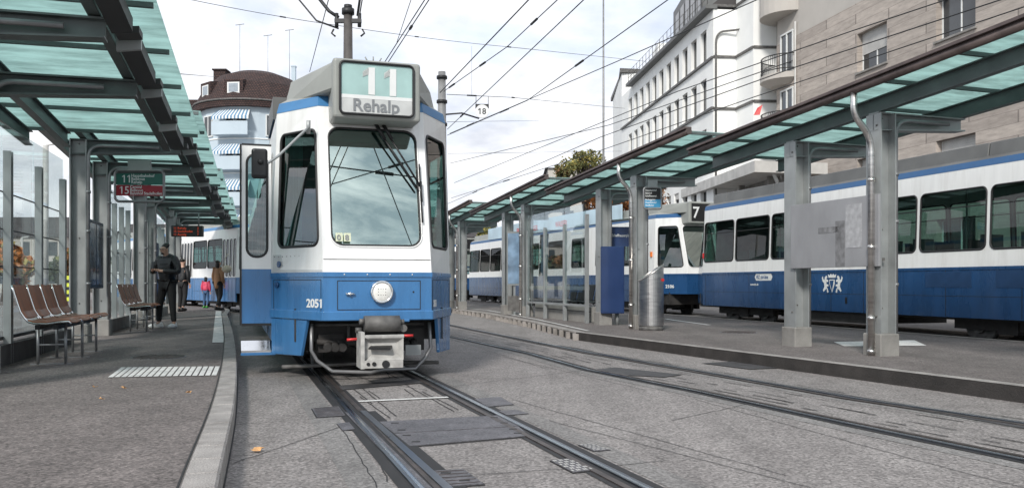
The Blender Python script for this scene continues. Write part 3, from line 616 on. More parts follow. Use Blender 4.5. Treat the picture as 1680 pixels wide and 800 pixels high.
for i, d0 in enumerate((2.0, 8.35, 14.7, 21.05, 27.4, 33.7)):
    lab = ['right-hand green glass roof section nearest the viewer, at the edge of the picture', 'right-hand shelter bay carrying the grey metal sheet', 'right-hand shelter bay with the steel bin and the blue cabinet', 'right-hand shelter bay with the clear glass wall', 'small far shelter bay of the island beside the tram\'s right edge', 'farthest shelter bay of the island'][i]
    o = rpt(d0); Ls = 6.3/math.cos(RA)-.05
    cols = [2.55/math.cos(RA), 4.15/math.cos(RA)]
    t, zr = shelter(o, RA, 1, Ls, cols, -.42, 1.95, (-.02, 1.30), 1.30, 3.66, 3.28, lab, IZ, npan=6)
    q = MB(); q.tube([(-.45, -.05, zr(0)-.02), (-.45, Ls, zr(Ls)-.02)], .055, 10); q.beam((-.47, -.05, zr(0)+.035), (-.47, Ls, zr(Ls)+.035), .13, .035); q.build('gutter', 'gutter', t)
    q = MB(); yy = cols[0]-.03; zz = zr(yy)-.05
    pts = [(-.45, yy, zz), (-.45, yy, zz-.18)]+bend((-.45, yy, zz-.30), (-.45,yy,zz-.18), (-.32,yy,zz-.42))[1:]+bend((-.18,yy,zz-.55), (-.32,yy,zz-.42), (-.18,yy,zz-.75))[1:]+[(-.18, yy, .0)]
    q.tube(pts, .042, 12)
    for z_ in (.03, .45, 1.35, 2.2): q.tube([(-.18,yy,z_),(-.18,yy,z_+.05)], .05, 12)
    q.build('downpipe', 'inox', t)
    q = MB()
    for z_ in (.47, 1.37, 2.22): q.box(-.17, -.12, yy-.012, yy+.012, z_, z_+.03)
    q.build('pipe_clip', 'black', t)
    rt.append((t, cols, zr))
# scuffed metal sheet between the posts of the second bay (back of a poster case)
t, cols, zr = rt[1]
s = thing('metal_sheet', 'blank scuffed grey metal sheet fixed between two shelter posts', 'panel', rpt(8.35)+(IZ,), RA)
ya, yb = cols[0]+.10-.24, cols[1]-.12+.05
mb = MB(); mb.box(-.16, -.125, ya, yb, 1.13, 2.04); mb.build('sheet', 'sheet', s, bevel=.004)
random.seed(4); mb = MB()
mb.box(-.163,-.1602, ya+.62, ya+.80, 1.13, 1.75); mb.box(-.163,-.1602, ya+.72, ya+1.15, 1.60, 1.68)
mb.build('scuff', 'scuff', s)
mb = MB(); mb.box(-.1635,-.1632+.002, ya+.30, ya+.60, 1.38, 1.95)
mb.build('glue_residue', mat('glue', (.38,.38,.39), .6, var=.2, scale=14, dirt=.6, dirtcol=(.27,.27,.28)), s)
# downpipe-side second bracket
for b_ in ((ya+.05, ya+.10, 1.2, 1.24), (yb-.1, yb-.05, 1.9, 1.94)): mb = MB(); mb.box(-.125, -.02, *b_); mb.build('bracket', 'undl', s)
# -------------------------------------------------- left glass wall
def lwall(d, off=-.08): return lpt(d, off)
posts = [8.3, 9.68, 11.0, 12.3]
o = lpt(6.0, -.12); gw = thing('glass_wall', 'tall clear glass wall with grey posts behind the four brown seats', 'glass wall', (o[0],o[1],PZ), LA)
def loc(d, d0=6.0): return (d-d0)/math.cos(LA)
for a, b in zip([6.6,8.3,9.68,11.0], [8.3,9.68,11.0,12.62]):
    q = MB(); q.box(-.012, 0, loc(a)+.01, loc(b)-.01, .30, 2.72); q.build('pane', 'wallglass', gw)
for d in posts:
    q = MB(); y = loc(d)
    q.box(.02,.10, y-.05, y-.035, .0, 2.40); q.box(.02,.10, y+.035, y+.05, .0, 2.40); q.box(.03,.05, y-.035, y+.035, 0, 2.38); q.build('post', 'steell', gw)
q = MB()
for z in (1.10, 1.52, 1.94): q.beam((.008, loc(6.6), z), (.008, loc(12.6), z), .012, .014)
q.beam((.0, loc(6.6), .29), (.0, loc(12.6), .29), .05, .04); q.build('glazing_joint', 'rubber', gw)
q = MB(); q.box(-.12, .10, loc(6.2), loc(12.7), -.02, .23); q.build('plinth', mat('plinth', (.07,.068,.066), .9, var=.3, scale=4), gw)
for d0, d1, lab in ((14.9, 19.0, 'clear glass wall behind the second row of brown seats'), (20.9, 25.3, 'far clear glass wall of the left platform behind the man')):
    o = lpt(d0, -.12); gw2 = thing('glass_wall', lab, 'glass wall', (o[0],o[1],PZ), LA); n = 5; LL = (d1-d0)/math.cos(LA)
    for k in range(n):
        q = MB(); q.box(-.012, 0, k*LL/n+.01, (k+1)*LL/n-.01, .30, 2.72); q.build('pane', 'wallglass', gw2)
        q = MB(); q.box(.01,.10, k*LL/n-.03, k*LL/n+.03, 0, 2.45); q.build('post', 'steell', gw2)
    q = MB()
    for z in (1.1,1.52,1.94): q.beam((.008,0,z),(.008,LL,z),.012,.014)
    q.build('glazing_joint', 'rubber', gw2)
    q = MB(); q.box(-.12,.1,0,LL,-.02,.23); q.build('plinth', 'conc', gw2)
# -------------------------------------------------- seats
def bench(d, off, label, n=4, p=.60):
    o = lpt(d, off); b = thing('seat_row', label, 'bench', (o[0], o[1], PZ), LA, 'rows of four brown seats')
    for k in range(n):
        y = p*k+p/2; q = MB(); w = .25
        # curved plywood shell, profile in x/z : front edge .42 .. seat .. back
        prof = [(.47,.475),(.44,.50),(.36,.495),(.22,.475),(.10,.478),(.04,.50)]; bprof = [(.02,.53),(-.02,.60),(-.05,.70),(-.085,.82),(-.105,.885)]
        def shell(prof, w0, w1, th=.012):
            m_ = MB()
            for a, c in zip(prof[:-1], prof[1:]):
                for s_ in range(4):
                    y0 = -w0+2*w0*s_/4; y1 = -w0+2*w0*(s_+1)/4; dz = lambda yy: .012*(yy/w0)**2
                    P = [(a[0],y+y0,a[1]+dz(y0)),(a[0],y+y1,a[1]+dz(y1)),(c[0],y+y1,c[1]+dz(y1)),(c[0],y+y0,c[1]+dz(y0))]
                    m_.hexa([(x_-th*.3,yy,z_-th) for x_,yy,z_ in P]+P)
            return m_
        st = shell(prof, w, w).build('seat', 'wood', b); shell(bprof, w, w).build('backrest', 'wood', b)
        fr = MB()
        for s_ in (-1, 1):
            fr.tube([(x_,y+s_*(w+.012),z_-.01) for x_, z_ in prof]+[(x_-.012,y+s_*(w+.012),z_) for x_, z_ in bprof], .010, 8)
        fr.tube([(-.12, y-w, .86), (-.12, y+w, .86)], .008, 6)
        fr.build('seat_frame', 'chrome', b)
    q = MB(); q.beam((.12, .1, .425), (.12, n*p-.1, .425), .05, .05); q.beam((.30, .1, .425), (.30, n*p-.1, .425), .05, .05); q.build('crossbar', 'black', b)
    for yy in (.30, n*p/2, n*p-.3):
        for x_ in (.08, .36):
            q = MB(); q.tube([(x_, yy, .0), (x_, yy, .45)], .016, 10); q.build('leg', 'tube', b)
        q = MB(); q.tube([(.08,yy,.22),(.36,yy,.22)], .010, 8); q.build('leg_brace', 'tube', b); q = MB(); q.box(-.0, .44, yy-.012, yy+.012, 0, .012); q.build('foot_bar', 'tube', b)
    return b
bench(9.15, .22, 'row of four brown plywood seats nearest the viewer, by the glass wall')
bench(15.5, .25, 'second row of brown plywood seats, behind the man in black')
# poster case between the first pair of posts
o = lpt(13.35, .02); pc = thing('poster_case', 'dark framed glass poster case between the left shelter posts', 'poster case', (o[0],o[1],PZ), LA)
q = MB(); q.box(-.03,.05, .0, 1.35, .82, 1.93); q.build('case', mat('case_blue', (.02,.04,.07), .4), pc, bevel=.01)
q = MB(); q.box(.052,.056,.06,.64,.88,1.87); q.build('poster', 'postera', pc)
q = MB(); q.box(.052,.056,.70,1.29,.88,1.87); q.build('poster', 'postera', pc)
# hanging line sign 11 / 15
c = PD(229, 305, 13.9); ls = thing('line_sign', 'hanging stop sign listing lines 11 and 15 in green and red', 'sign', c, R(4))
k_ = 13.9/F
def rrect(w, h, r, n=5):
    P = []
    for cx_, cz_, a0 in ((w/2-r,-h/2+r,-90),(w/2-r,h/2-r,0),(-w/2+r,h/2-r,90),(-w/2+r,-h/2+r,180)):
        for j in range(n+1): a = R(a0+90*j/n); P.append((cx_+r*math.cos(a), 0, cz_+r*math.sin(a)))
    return P
q = MB(); P = rrect(78*k_, 51*k_, 7*k_); q.tube(P, .022, 8, closed=True); q.build('frame', 'tube', ls)
q = MB(); q.box(-37*k_, 37*k_, -.008, .01, 2*k_, 20*k_); q.build('green_field', 'signgreen', ls)
q = MB(); q.box(-37*k_, 37*k_, -.008, .01, -16*k_, 1*k_); q.build('red_field', 'signred', ls)
q = MB(); q.box(-18*k_, 18*k_, -.03, .03, 25*k_, 42*k_); q.build('hanger', 'steell', ls)
for s_, x, z, h, b_ in (('11',-28,5.5,13,.0012),('15',-32,-13,13,.0012),('Hauptbahnhof',-13,14.5,5.2,.0007),('Bellevue',-13,9.2,5.2,.0007),('Rehalp',-13,3.9,5.2,.0007),('Central',-15,-4,5.0,.0007),('Bellevue',-15,-9.2,5.0,.0007),('Bahnhof Stadelhofen',-15,-14.4,5.0,.0007)):
    text(s_, h*k_*1.35, (x*k_, -.0095, z*k_), (1,0,0), (0,0,1), 'signwhite', ls, bold=b_, name='lettering', sx=.92)
# departure board
c = PD(307, 379, 24.0); db = thing('departure_board', 'dark electronic departure board with orange text under the far roof', 'display', c, R(4)); k_ = 24/F
q = MB(); q.box(-25*k_, 25*k_, -.05, .12, -9*k_, 9*k_); q.build('housing', 'black', db, bevel=.01)
for r_, (a_, b2) in enumerate((('11 Rehalp','2'),('15 Stadelhofen','5'),('11 Auzelg','7'))):
    text(a_, 5.2*k_, (-21*k_, -.056, (3-5.2*r_)*k_), (1,0,0), (0,0,1), 'led', db); text(b2, 5.2*k_, (17*k_, -.056, (3-5.2*r_)*k_), (1,0,0), (0,0,1), 'led', db)
q = MB(); q.tube([(-18*k_,.03,9*k_),(-18*k_,.03,30*k_)], .02, 6); q.tube([(18*k_,.03,9*k_),(18*k_,.03,30*k_)], .02, 6); q.build('hanger', 'tube', db)
# blue cabinets
def cabinet(x0, x1, ytop, ybot, d, rz, label, dep=.35, zb=PZ):
    c = PD((x0+x1)/2, ybot, d); w = (x1-x0)/F*d*.97; h = (ybot-ytop)/F*d; t = thing('ticket_cabinet', label, 'cabinet', (c.x, c.y, zb), rz)
    z0 = c.z-zb
    q = MB(); q.box(-w/2, w/2, 0, dep, z0, z0+h); q.build('case', 'bluecab', t, bevel=.01)
    q = MB(); q.box(-w/2+.03, w/2-.03, -.006, 0, z0+h*.24, z0+h-.04); q.build('door', 'bluecab', t)
    q = MB(); q.box(-w/2+.03, w/2-.03, -.006, 0, z0+.03, z0+h*.21); q.build('lower_door', 'bluecab', t)
    for xx in (-w*.25, w*.25):
        q = MB(); q.tube([(xx, dep/2, 0), (xx, dep/2, z0+.02)], .04, 8); q.build('leg', 'steel', t)
    return t, w, z0, h
cabinet(242, 258, 398, 505, 21.5, LA, 'tall dark blue cabinet on the left platform, behind the man in black')
cabinet(985.5, 1025, 404, 514, 18.6, R(2), 'dark blue cabinet on the island beside the steel bin', zb=IZ)
cabinet(750, 758.5, 420, 490, 31.5, R(2), 'small far blue cabinet between the far island posts', zb=IZ)
# framed blue board on a bent tube, behind the cabinet
c = PD(1013, 380, 19.2); bb = thing('stop_board', 'bent steel tube frame with dark blue name board above the blue cabinet', 'sign', (c.x, c.y, IZ), R(2)); k_ = 19.2/F
q = MB(); zt = PD(0,362,19.2).z-IZ; x0 = (998-1013)*k_; x1 = (1033-1013)*k_
q.tube([(x0,0,0),(x0,0,zt-.15)]+bend((x0,0,zt),(x0,0,zt-.15),(x0+.15,0,zt))[1:]+[(x1,0,zt+.03)], .028, 10); q.build('tube_frame', 'steell', bb)
q = MB(); z1 = PD(0,372,19.2).z-IZ; z0 = PD(0,404,19.2).z-IZ; q.box(x0+.06, x1, -.01, .02, z0, z1); q.build('board', 'bluecab', bb)
text('Schaffhauserplatz', .085, (x0+.08, -.013, z1-.22), (1,0,0), (0,0,1), 'signwhite', bb, bold=.001, sx=.75)
# litter bin
c = PD(1068, 541, 16.7); lb = thing('litter_bin', 'tall brushed steel litter bin with a slanted top', 'bin', (c.x, c.y, IZ), 0)
r_ = .245; q = MB(); n = 40; h0 = 1.18; 
ring0 = [(r_*math.cos(2*math.pi*k/n), r_*math.sin(2*math.pi*k/n)) for k in range(n)]
i = 0
top = [h0-.06+.16*(x/r_) for x, y in ring0]
for k in range(n):
    a, b = ring0[k], ring0[(k+1)%n]; q.face([(a[0],a[1],.09),(b[0],b[1],.09),(b[0],b[1],top[(k+1)%n]),(a[0],a[1],top[k])], True)
q.build('body', 'inox', lb)
q = MB(); q.face([(x, y, z-.004) for (x, y), z in zip(ring0, top)]); q.build('lid', 'inox', lb)
q = MB(); q.tube([(x*1.01, y*1.01, z) for (x, y), z in zip(ring0, top)], .012, 6, closed=True); q.build('rim', 'inox', lb)
q = MB(); q.cyl((0,0), .235, -.02, .09, 32); q.build('foot', 'undl', lb)
q = MB(); q.tube([(.20,-.155,.98),(.206,-.168,.98)], .03, 14); q.build('sticker', 'red', lb)
# line sign on the island (black and blue)
c = PD(1070.5, 325, 16.9); ls = thing('line_sign', 'hanging black and blue stop sign on the island', 'sign', c, R(3)); k_ = 16.9/F
q = MB(); P = rrect(29*k_, 35*k_, 4*k_); q.tube(P, .02, 8, closed=True); q.build('frame', 'tube', ls)
q = MB(); q.box(-13.5*k_, 13.5*k_, -.01, .01, -2*k_, 16*k_); q.build('black_field', 'black', ls)
q = MB(); q.box(-13.5*k_, 13.5*k_, -.01, .01, -15*k_, -2*k_); q.build('blue_field', 'signblue', ls)
for k, s_ in enumerate(('Hauptbahnhof','Bahnhof','Schaffhauserpl.','Bucheggplatz','Hauptbahnhof','Stauffacher')):
    text(s_, 4*k_, (-12*k_, -.012, (11.5-4.6*k-(1.5 if k > 2 else 0))*k_), (1,0,0), (0,0,1), 'signwhite', ls, bold=.0007, sx=.8)
q = MB(); q.box(-8*k_, 8*k_, -.02, .02, 18*k_, 30*k_); q.build('hanger', 'steell', ls)
# glass wall of the island
def rl_(d, d0): return (d-d0)/math.cos(RA)
o = rpt(19.6, -.05); gw = thing('glass_wall', 'clear glass wall with curved end on the island platform', 'glass wall', (o[0],o[1],IZ), RA)
L_ = 4.0; n = 3
for k in range(n):
    q = MB(); q.box(-.012,0, k*L_/n+.02, (k+1)*L_/n-.02, .42, 2.75); q.build('pane', 'wallglass', gw)
for k in range(n+1):
    q = MB(); q.box(-.03,.05, k*L_/n-.035, k*L_/n+.035, -.1, 2.35 if k else 2.5); q.build('post', 'steell', gw)
q = MB(); arc = [(.5-.5*math.cos(R(a)), L_+.02+.5*math.sin(R(a))) for a in range(0, 91, 10)]
for a, b in zip(arc[:-1], arc[1:]): q.face([(a[0],a[1],.42),(b[0],b[1],.42),(b[0],b[1],2.75),(a[0],a[1],2.75)], True)
q.build('curved_pane', 'wallglass', gw)
q = MB(); q.beam((0,0,.40),(0,L_,.40),.05,.05); q.beam((.05,0,.80),(.05,L_,.80),.05,.09); q.build('rail', 'steell', gw)
q = MB(); q.box(.15,.5, .2, L_-.2, -.02, .36); q.build('plinth', brickmat('pale_blocks', (.30,.29,.27),(.24,.23,.22),(.08,.08,.08), .5,.2, rot=(R(90),0,R(90))), gw)
# dark waiting chairs behind the glass
for k in range(7):
    y = 20.4+k*.52; o = rpt(y, .75); ch = thing('waiting_chair', 'dark waiting chair behind the island glass wall', 'chair', (o[0],o[1],IZ), RA, 'dark chairs behind the island glass')
    q = MB(); q.box(-.05,.38,-.22,.22,.42,.46); q.build('seat', 'black', ch, bevel=.015)
    q = MB(); q.hexa([(.34,-.22,.46),(.38,-.22,.46),(.38,.22,.46),(.34,.22,.46),(.44,-.22,.88),(.48,-.22,.88),(.48,.22,.88),(.44,.22,.88)]); q.build('backrest', 'black', ch, bevel=.015)
    for x_ in (0,.34):
        q = MB(); q.tube([(x_,0,0),(x_,0,.42)], .018, 6); q.build('leg', 'tube', ch)
# advert case between the far pair
c = PD(844, 432, 24.6); ad_ = thing('poster_case', 'tall blue advert case between far island posts', 'poster case', (c.x, c.y, IZ), R(4)); k_ = 24.6/F
q = MB(); q.box(-12*k_, 12*k_, -.03, .06, .85, 2.40); q.build('case', 'steel', ad_)
q = MB(); q.box(-11*k_, 11*k_, -.036, -.031, .9, 2.35); q.build('poster', 'posterb', ad_)
q = MB(); q.box(-11*k_, 11*k_, -.02, .05, .12, .55); q.build('lower_panel', 'undl', ad_)
q = MB(); q.box(-.03,.03,0,.05,0,.85); q.build('leg', 'steel', ad_)
# ================================================================== TRAMS
def tram(name, label, O, ang, L, zb=1.33, zs=.46, roof='roofgrey', blue='blue', lsegs=None, rsegs=None, front=True, num='', line='', dest='', full=False, group=None, wz=(1.62, 2.66), cabz=.70, ad_board=None, mid=None, wb=1.05, rearcab=True, glassm='tramglass'):
    t = thing(name, label, 'tram', (O[0], O[1], O[2] if len(O) > 2 else 0), ang, group)
    wt, zt = wb-.06, 3.0
    Z = lambda z: (z-zb)/(zt-zb)
    white = MB(); ring = MB(); gl = MB(); chrome = MB(); rev = MB()
    segs = {-1: lsegs, 1: rsegs}
    midgap = mid
    # --- straight sides
    for s in (-1, 1):
        for y0, y1, kind in segs[s]:
            def q_(a, b, za=zb, zc=zt):
                def P(y, z): f = (z-zb)/(zt-zb); return (s*(wb+(wt-wb)*max(f,0)), y, z)
                return [P(b,za),P(a,za),P(a,zc),P(b,zc)] if s < 0 else [P(a,za),P(b,za),P(b,zc),P(a,zc)]
            w = y1-y0
            if kind == 'w':
                r_ = MB(); g_ = MB(); holed(q_(y0,y1), .05/w, 1-.05/w, Z(wz[0]), Z(wz[1]), .10, white, r_, g_, .016, depth=.012)
                win = r_.build('window', 'rubber', t); g_.build('pane', glassm, win)
                tr = MB(); zz = wz[1]-.30; f = (zz-zb)/(zt-zb); xx = s*(wb+(wt-wb)*f-.01)
                tr.beam((xx, y0+.07, zz), (xx, y1-.07, zz), .02, .018); tr.build('transom', 'rubber', win)
            elif kind == 'n':
                r_ = MB(); g_ = MB(); holed(q_(y0,y1), .12/w, 1-.12/w, Z(wz[0]), Z(wz[1]), .14, white, r_, g_, .016, depth=.012)
                win = r_.build('window', 'rubber', t); g_.build('pane', glassm, win)
            elif kind == 'd':
                fill = MB(); q = q_(y0, y1); fill.face(q); 
                white.v += fill.v; off_ = len(white.v)-4; white.f.append((off_,off_+1,off_+2,off_+3)); white.sm.append(False)
                for k in range(4):
                    a = y0+w*k/4+.015; b = y0+w*(k+1)/4-.015; up = MB(); rg = MB(); pg = MB(); dd = MB()
                    qq = [Vector(p)+Vector((s*.012,0,0)) for p in q_(a, b, zb, 2.72)]
                    hh = 2.72-zb
                    holed(qq, .06/(b-a), 1-.06/(b-a), .03, .93, .07, up, rg, pg, .012, depth=.006)
                    d_ = up.build('door', 'white', t); rg.build('door_window', 'rubber', d_); pg.build('pane', 'bwin', d_)
                    lo = MB(); x_ = s*(wb+.012); lo.face([(x_,b,zs+.02),(x_,a,zs+.02),(x_,a,zb),(x_,b,zb)] if s < 0 else [(x_,a,zs+.02),(x_,b,zs+.02),(x_,b,zb),(x_,a,zb)]); lo.build('door_lower', blue, d_)
            elif kind == 'p': white.face(q_(y0, y1))
            elif kind == 'b':   # bellows
                for k in range(7):
                    a = y0+(y1-y0)*k/7; bl = MB()
                bl = MB()
                for k in range(7):
                    a = y0+w*k/7; bl.hexa([(s*(wb-.12),a,zs),(s*(wb-.03),a+w/14,zs),(s*(wb-.12),a+w/7,zs),(s*.3,a+w/14,zs),(s*(wt-.12),a,3.05),(s*(wt-.03),a+w/14,3.05),(s*(wt-.12),a+w/7,3.05),(s*.3,a+w/14,3.05)])
                bl.build('bellows', mat('bellows', (.02,.05,.085), .6) if 'bellows' not in bpy.data.materials else bpy.data.materials['bellows'], t)
    # --- cab ends
    def facets(y_, sg, Zl, Zh, s0, s1, a0, a1, w0, w1):
        """front (sg=+1, y=0) or rear; returns three quads between heights with setbacks s0,s1"""
        f = lambda s: y_+sg*s
        sh = 1.1
        Fq = [(-a0,f(s0),Zl),(a0,f(s0),Zl),(a1,f(s1),Zh),(-a1,f(s1),Zh)]
        Lq = [(-w0,f(sh),Zl),(-a0,f(s0),Zl),(-a1,f(s1),Zh),(-w1,f(sh),Zh)]
        Rq = [(a0,f(s0),Zl),(w0,f(sh),Zl),(w1,f(sh),Zh),(a1,f(s1),Zh)]
        if sg < 0: Fq = [Fq[1],Fq[0],Fq[3],Fq[2]]; Lq = [Lq[1],Lq[0],Lq[3],Lq[2]]; Rq = [Rq[1],Rq[0],Rq[3],Rq[2]]
        return Fq, Lq, Rq
    for (y_, sg) in ((0, 1), (L, -1)):
        Fq, Lq, Rq = facets(y_, sg, zb, zt, 0, .5, .575, .585, wb, wt)
        isf = sg > 0
        r_ = MB(); g_ = MB(); c_ = MB()
        wl, wh = (1.46, 2.76) if full else (max(zb+.2, 1.5), 2.74)
        holed(Fq, .085, .915, Z(wl), Z(wh), .13, white, r_, g_, .012, chrome=c_, depth=.02)
        win = r_.build('windshield', 'rubber', t); g_.build('pane', 'windshield', win); c_.build('windshield_frame', 'white' , win)
        for nm, q, flip in (('cab_window', Lq, not isf), ('cab_window', Rq, isf)):
            r_ = MB(); g_ = MB()
            u0, u1 = (.13, .93) if not flip else (.07, .87)
            holed(q, u0, u1, Z(wl), Z(2.74), .09, white, r_, g_, .016, depth=.02)
            win = r_.build(nm, 'rubber', t); g_.build('pane', 'cabglass', win)
    white.build('upper_body', 'white', t)
    # plan outline at any level
    def plan(s, a, w, o=0.0, sh=1.1):
        return [(-a-o*.5,s-o),(a+o*.5,s-o),(w+o,sh-o*.4),(w+o,L-sh+o*.4),(a+o*.5,L-s+o),(-a-o*.5,L-s+o),(-w-o,L-sh+o*.4),(-w-o,sh-o*.4)]
    def skin(mb, p0, z0, p1, z1):
        n = len(p0)
        for k in range(n): mb.face([p0[k]+(z0,), p0[(k+1)%n]+(z0,), p1[(k+1)%n]+(z1,), p1[k]+(z1,)])
    lo = MB(); skin(lo, plan(0,.575,wb), cabz, plan(0,.575,wb), zb); lo.build('lower_body', blue, t)
    # side skirts
    for s in (-1, 1):
        q = MB(); q.box(min(s*wb,s*(wb-.03)), max(s*wb,s*(wb-.03)), 1.1, L-1.1, zs, cabz+.002); q.build('skirt', blue, t)
    rb = MB(); skin(rb, plan(0,.575,wb,.012), zb-.045, plan(0,.575,wb,.012), zb+.004); skin(rb, plan(0,.575,wb,.0), zb+.004, plan(0,.575,wb,.012), zb+.0041)
    p = plan(0,.575,wb,.012); rb.build('waist_rail', blue, t)
    st = MB(); skin(st, plan(.5,.585,wt,.004), zt, plan(.54,.575,wt-.03,.004), zt+.115); st.build('roof_stripe', 'bluestripe' if blue == 'blue' else 'bluestripe_shade', t)
    rf = MB(); P1 = plan(.54,.575,wt-.03); P2 = plan(.62,.5,wt-.16); skin(rf, P1, zt+.115, P2, zt+.19); rf.face([p+(zt+.19,) for p in P2]); rf.build('roof', roof, t)
    for s in (-1, 1):      # panel seams on the lower body
        q = MB()
        yy = 1.6
        while yy < L-1.2:
            q.box(min(s*(wb+.001),s*(wb-.01)), max(s*(wb+.001),s*(wb-.01)), yy, yy+.012, zs+.01, zb-.05); yy += random.choice((1.0, 1.55, 2.1))
        q.box(min(s*(wb+.0015),s*(wb-.01)), max(s*(wb+.0015),s*(wb-.01)), 1.2, L-1.2, zs+(zb-zs)*.42, zs+(zb-zs)*.42+.008)
        q.build('panel_seam', 'joint', t)
    # grey equipment boxes on the roof
    y0 = 1.25; k = 0
    y = y0
    while y < L-1.6:
        ln = min([3.4, 2.1, 4.0, 2.8][k % 4], L-1.3-y); q = MB(); q.hexa([(-wt+.13,y,zt+.12),(wt-.13,y,zt+.12),(wt-.13,y+ln-.02,zt+.12),(-wt+.13,y+ln-.02,zt+.12),(-wt+.17,y,zt+.41),(wt-.17,y,zt+.41),(wt-.17,y+ln-.02,zt+.41),(-wt+.17,y+ln-.02,zt+.41)])
        q.build('roof_box', roof, t, bevel=.01); y += ln; k += 1
    # interior
    q = MB(); q.box(-wb+.05, wb-.05, 1.12, L-1.12, .78, .86); q.build('floor', 'interior', t)
    q = MB(); q.box(-wt+.06, wt-.06, 1.3, L-1.3, 2.86, 2.9); q.build('ceiling', 'ceil', t)
    q = MB(); y = 2.6
    while y < L-2.4:
        for s in (-1, 1):
            q.box(s*.62-.22, s*.62+.22, y, y+.42, 1.20, 1.27); q.box(s*.62-.22, s*.62+.22, y+.40, y+.45, 1.2, 1.88)
        y += 1.555 if (int(y*3) % 2) else .8
    q.build('seats', 'seatint', t)
    q = MB()
    y = 2.2
    while y < L-2: q.tube([(-.35,y,.86),(-.35,y,2.86)], .016, 6); q.tube([(.35,y+.7,.86),(.35,y+.7,2.86)], .016, 6); y += 1.9
    q.build('grab_pole', 'steell', t)
    for yy, s in ((1.55, 1), (L-1.55, -1)):
        q = MB(); q.box(-.9, .9, yy-.02, yy+.02, .86, 2.86); q.build('cab_partition', 'interior', t)
    q = MB(); q.hexa([(-.52,.16,zb-.1),(.52,.16,zb-.1),(.75,.75,zb-.1),(-.75,.75,zb-.1),(-.52,.16,zb+.22),(.52,.16,zb+.22),(.7,.72,zb+.14),(-.7,.72,zb+.14)]); q.build('dashboard', 'tgreen', t)
    if full:
        q = MB(); q.hexa([(-.90,.98,1.2),(-.72,1.30,1.2),(-.70,1.32,1.2),(-.92,.96,1.2),(-.88,.98,2.85),(-.70,1.30,2.85),(-.68,1.32,2.85),(-.9,.96,2.85)]); q.build('curtain', 'curtain', t)
        q = MB(); q.hexa([(-.52,.62,2.78),(.52,.62,2.78),(.88,1.5,2.78),(-.88,1.5,2.78),(-.52,.62,2.84),(.52,.62,2.84),(.88,1.5,2.84),(-.88,1.5,2.84)]); q.build('cab_ceiling', 'tgreen', t)
        q = MB(); q.box(-.25,.25,1.05,1.45,1.25,1.35); q.box(-.22,.22,1.4,1.48,1.35,1.95); q.build('driver_seat', 'black', t, bevel=.02)
        q = MB(); q.tube([(.05+.19*math.cos(R(a)), .62+.03*math.sin(R(a)), 1.62+.17*math.sin(R(a))) for a in range(0,360,20)], .013, 6, closed=True); q.build('steering_wheel', 'black', t)
        q = MB(); q.box(-.62,-.42,.50,.54,1.40,1.62); q.build('screen', 'black', t)
    # underframe, bogies
    q = MB(); q.box(-wb+.22, wb-.22, .55, L-.55, .42, .78); q.box(-wb+.1, wb-.1, 2.9, 5.3, .3, .6); q.box(-wb+.12, wb-.12, L-7.5, L-5.2, .25, .6); q.build('underframe', 'under', t)
    for yb in ([1.75, 3.35], [L/2-.7, L/2+.7], [L-3.35, L-1.75]):
        bg_ = MB()
        for s in (-1, 1): bg_.box(s*.62-.05, s*.62+.05, yb[0]-.45, yb[1]+.45, .26, .42); bg_.box(s*.62-.08, s*.62+.08, (yb[0]+yb[1])/2-.2, (yb[0]+yb[1])/2+.2, .2, .5)
        b = bg_.build('bogie', 'under', t)
        for yy in yb:
            w = MB()
            for s in (-1, 1): w.tube([(s*.44, yy, .33), (s*.54, yy, .33)], .325, 24); w.tube([(s*.55, yy, .33), (s*.60, yy, .33)], .14, 12)
            w.tube([(-.5, yy, .33), (.5, yy, .33)], .06, 8); w.build('wheelset', 'undl', b)
    # front: sign pod
    q = MB(); q.box(-.47,.47,.07,.62, 2.80, 3.44); sb = q.build('sign_box', 'roofgrey', t, bevel=.035, seg=3)
    q = MB(); q.hexa([(-.45,.14,zt+.118),(.45,.14,zt+.118),(.9,1.22,zt+.118),(-.9,1.22,zt+.118),(-.44,.14,3.43),(.44,.14,3.43),(.83,1.22,3.41),(-.83,1.22,3.41)]); q.build('roof_fairing', 'roofgrey', t, bevel=.02)
    bx0, bx1, bz0, bz1 = -.385, .375, 2.865, 3.385
    if full:
        q = MB(); q.box(bx0, bx1, .062, .069, bz0+.155, bz1); q.build('number_field', 'signsky', sb)
        q = MB(); q.box(bx0, bx1, .060, .069, bz0+.152, bz0+.19); q.build('divider', 'signwhite', sb)
        q = MB(); q.box(bx0, bx1, .0622, .069, bz0, bz0+.154); q.build('destination_field', mat('sign_pale', (.55,.56,.55), .5), sb)
        text('11', .375, (.05, .058, bz0+.215), (1,0,0), (0,0,1), 'signwhite', sb, bold=.017, align='CENTER', sx=1.0, sc=1.22, name='line_number')
        text('Rehalp', .185, (-.015, .0575, bz0+.02), (1,0,0), (0,0,1), 'signgrey', sb, bold=.0035, align='CENTER', name='destination')
        r_ = MB(); g_ = MB(); holed([(bx0-.02,.052,bz0-.02),(bx1+.02,.052,bz0-.02),(bx1+.02,.052,bz1+.02),(bx0-.02,.052,bz1+.02)], .01,.99,.01,.99,.05, None, r_, g_, .013, depth=.0)
        r_.build('sign_frame', 'rubber', sb)
    else:
        q = MB(); q.box(bx0, bx1, .062, .069, bz0, bz1); q.build('number_field', 'black', sb)
        text(line, .46, (-.24, .058, bz0+.1), (1,0,0), (0,0,1), 'signwhite', sb, bold=.006, align='CENTER', name='line_number')
    return t, plan, skin
M['bluestripe_shade'] = mat('stripe_shaded_blue_paint', (.022,.095,.23), .35, var=.06)  # stripe blue again, darkened to carry the shade on the right-hand trams
M['bluestripe'] = mat('stripe_blue_paint', (.05,.19,.40), .35, var=.06)
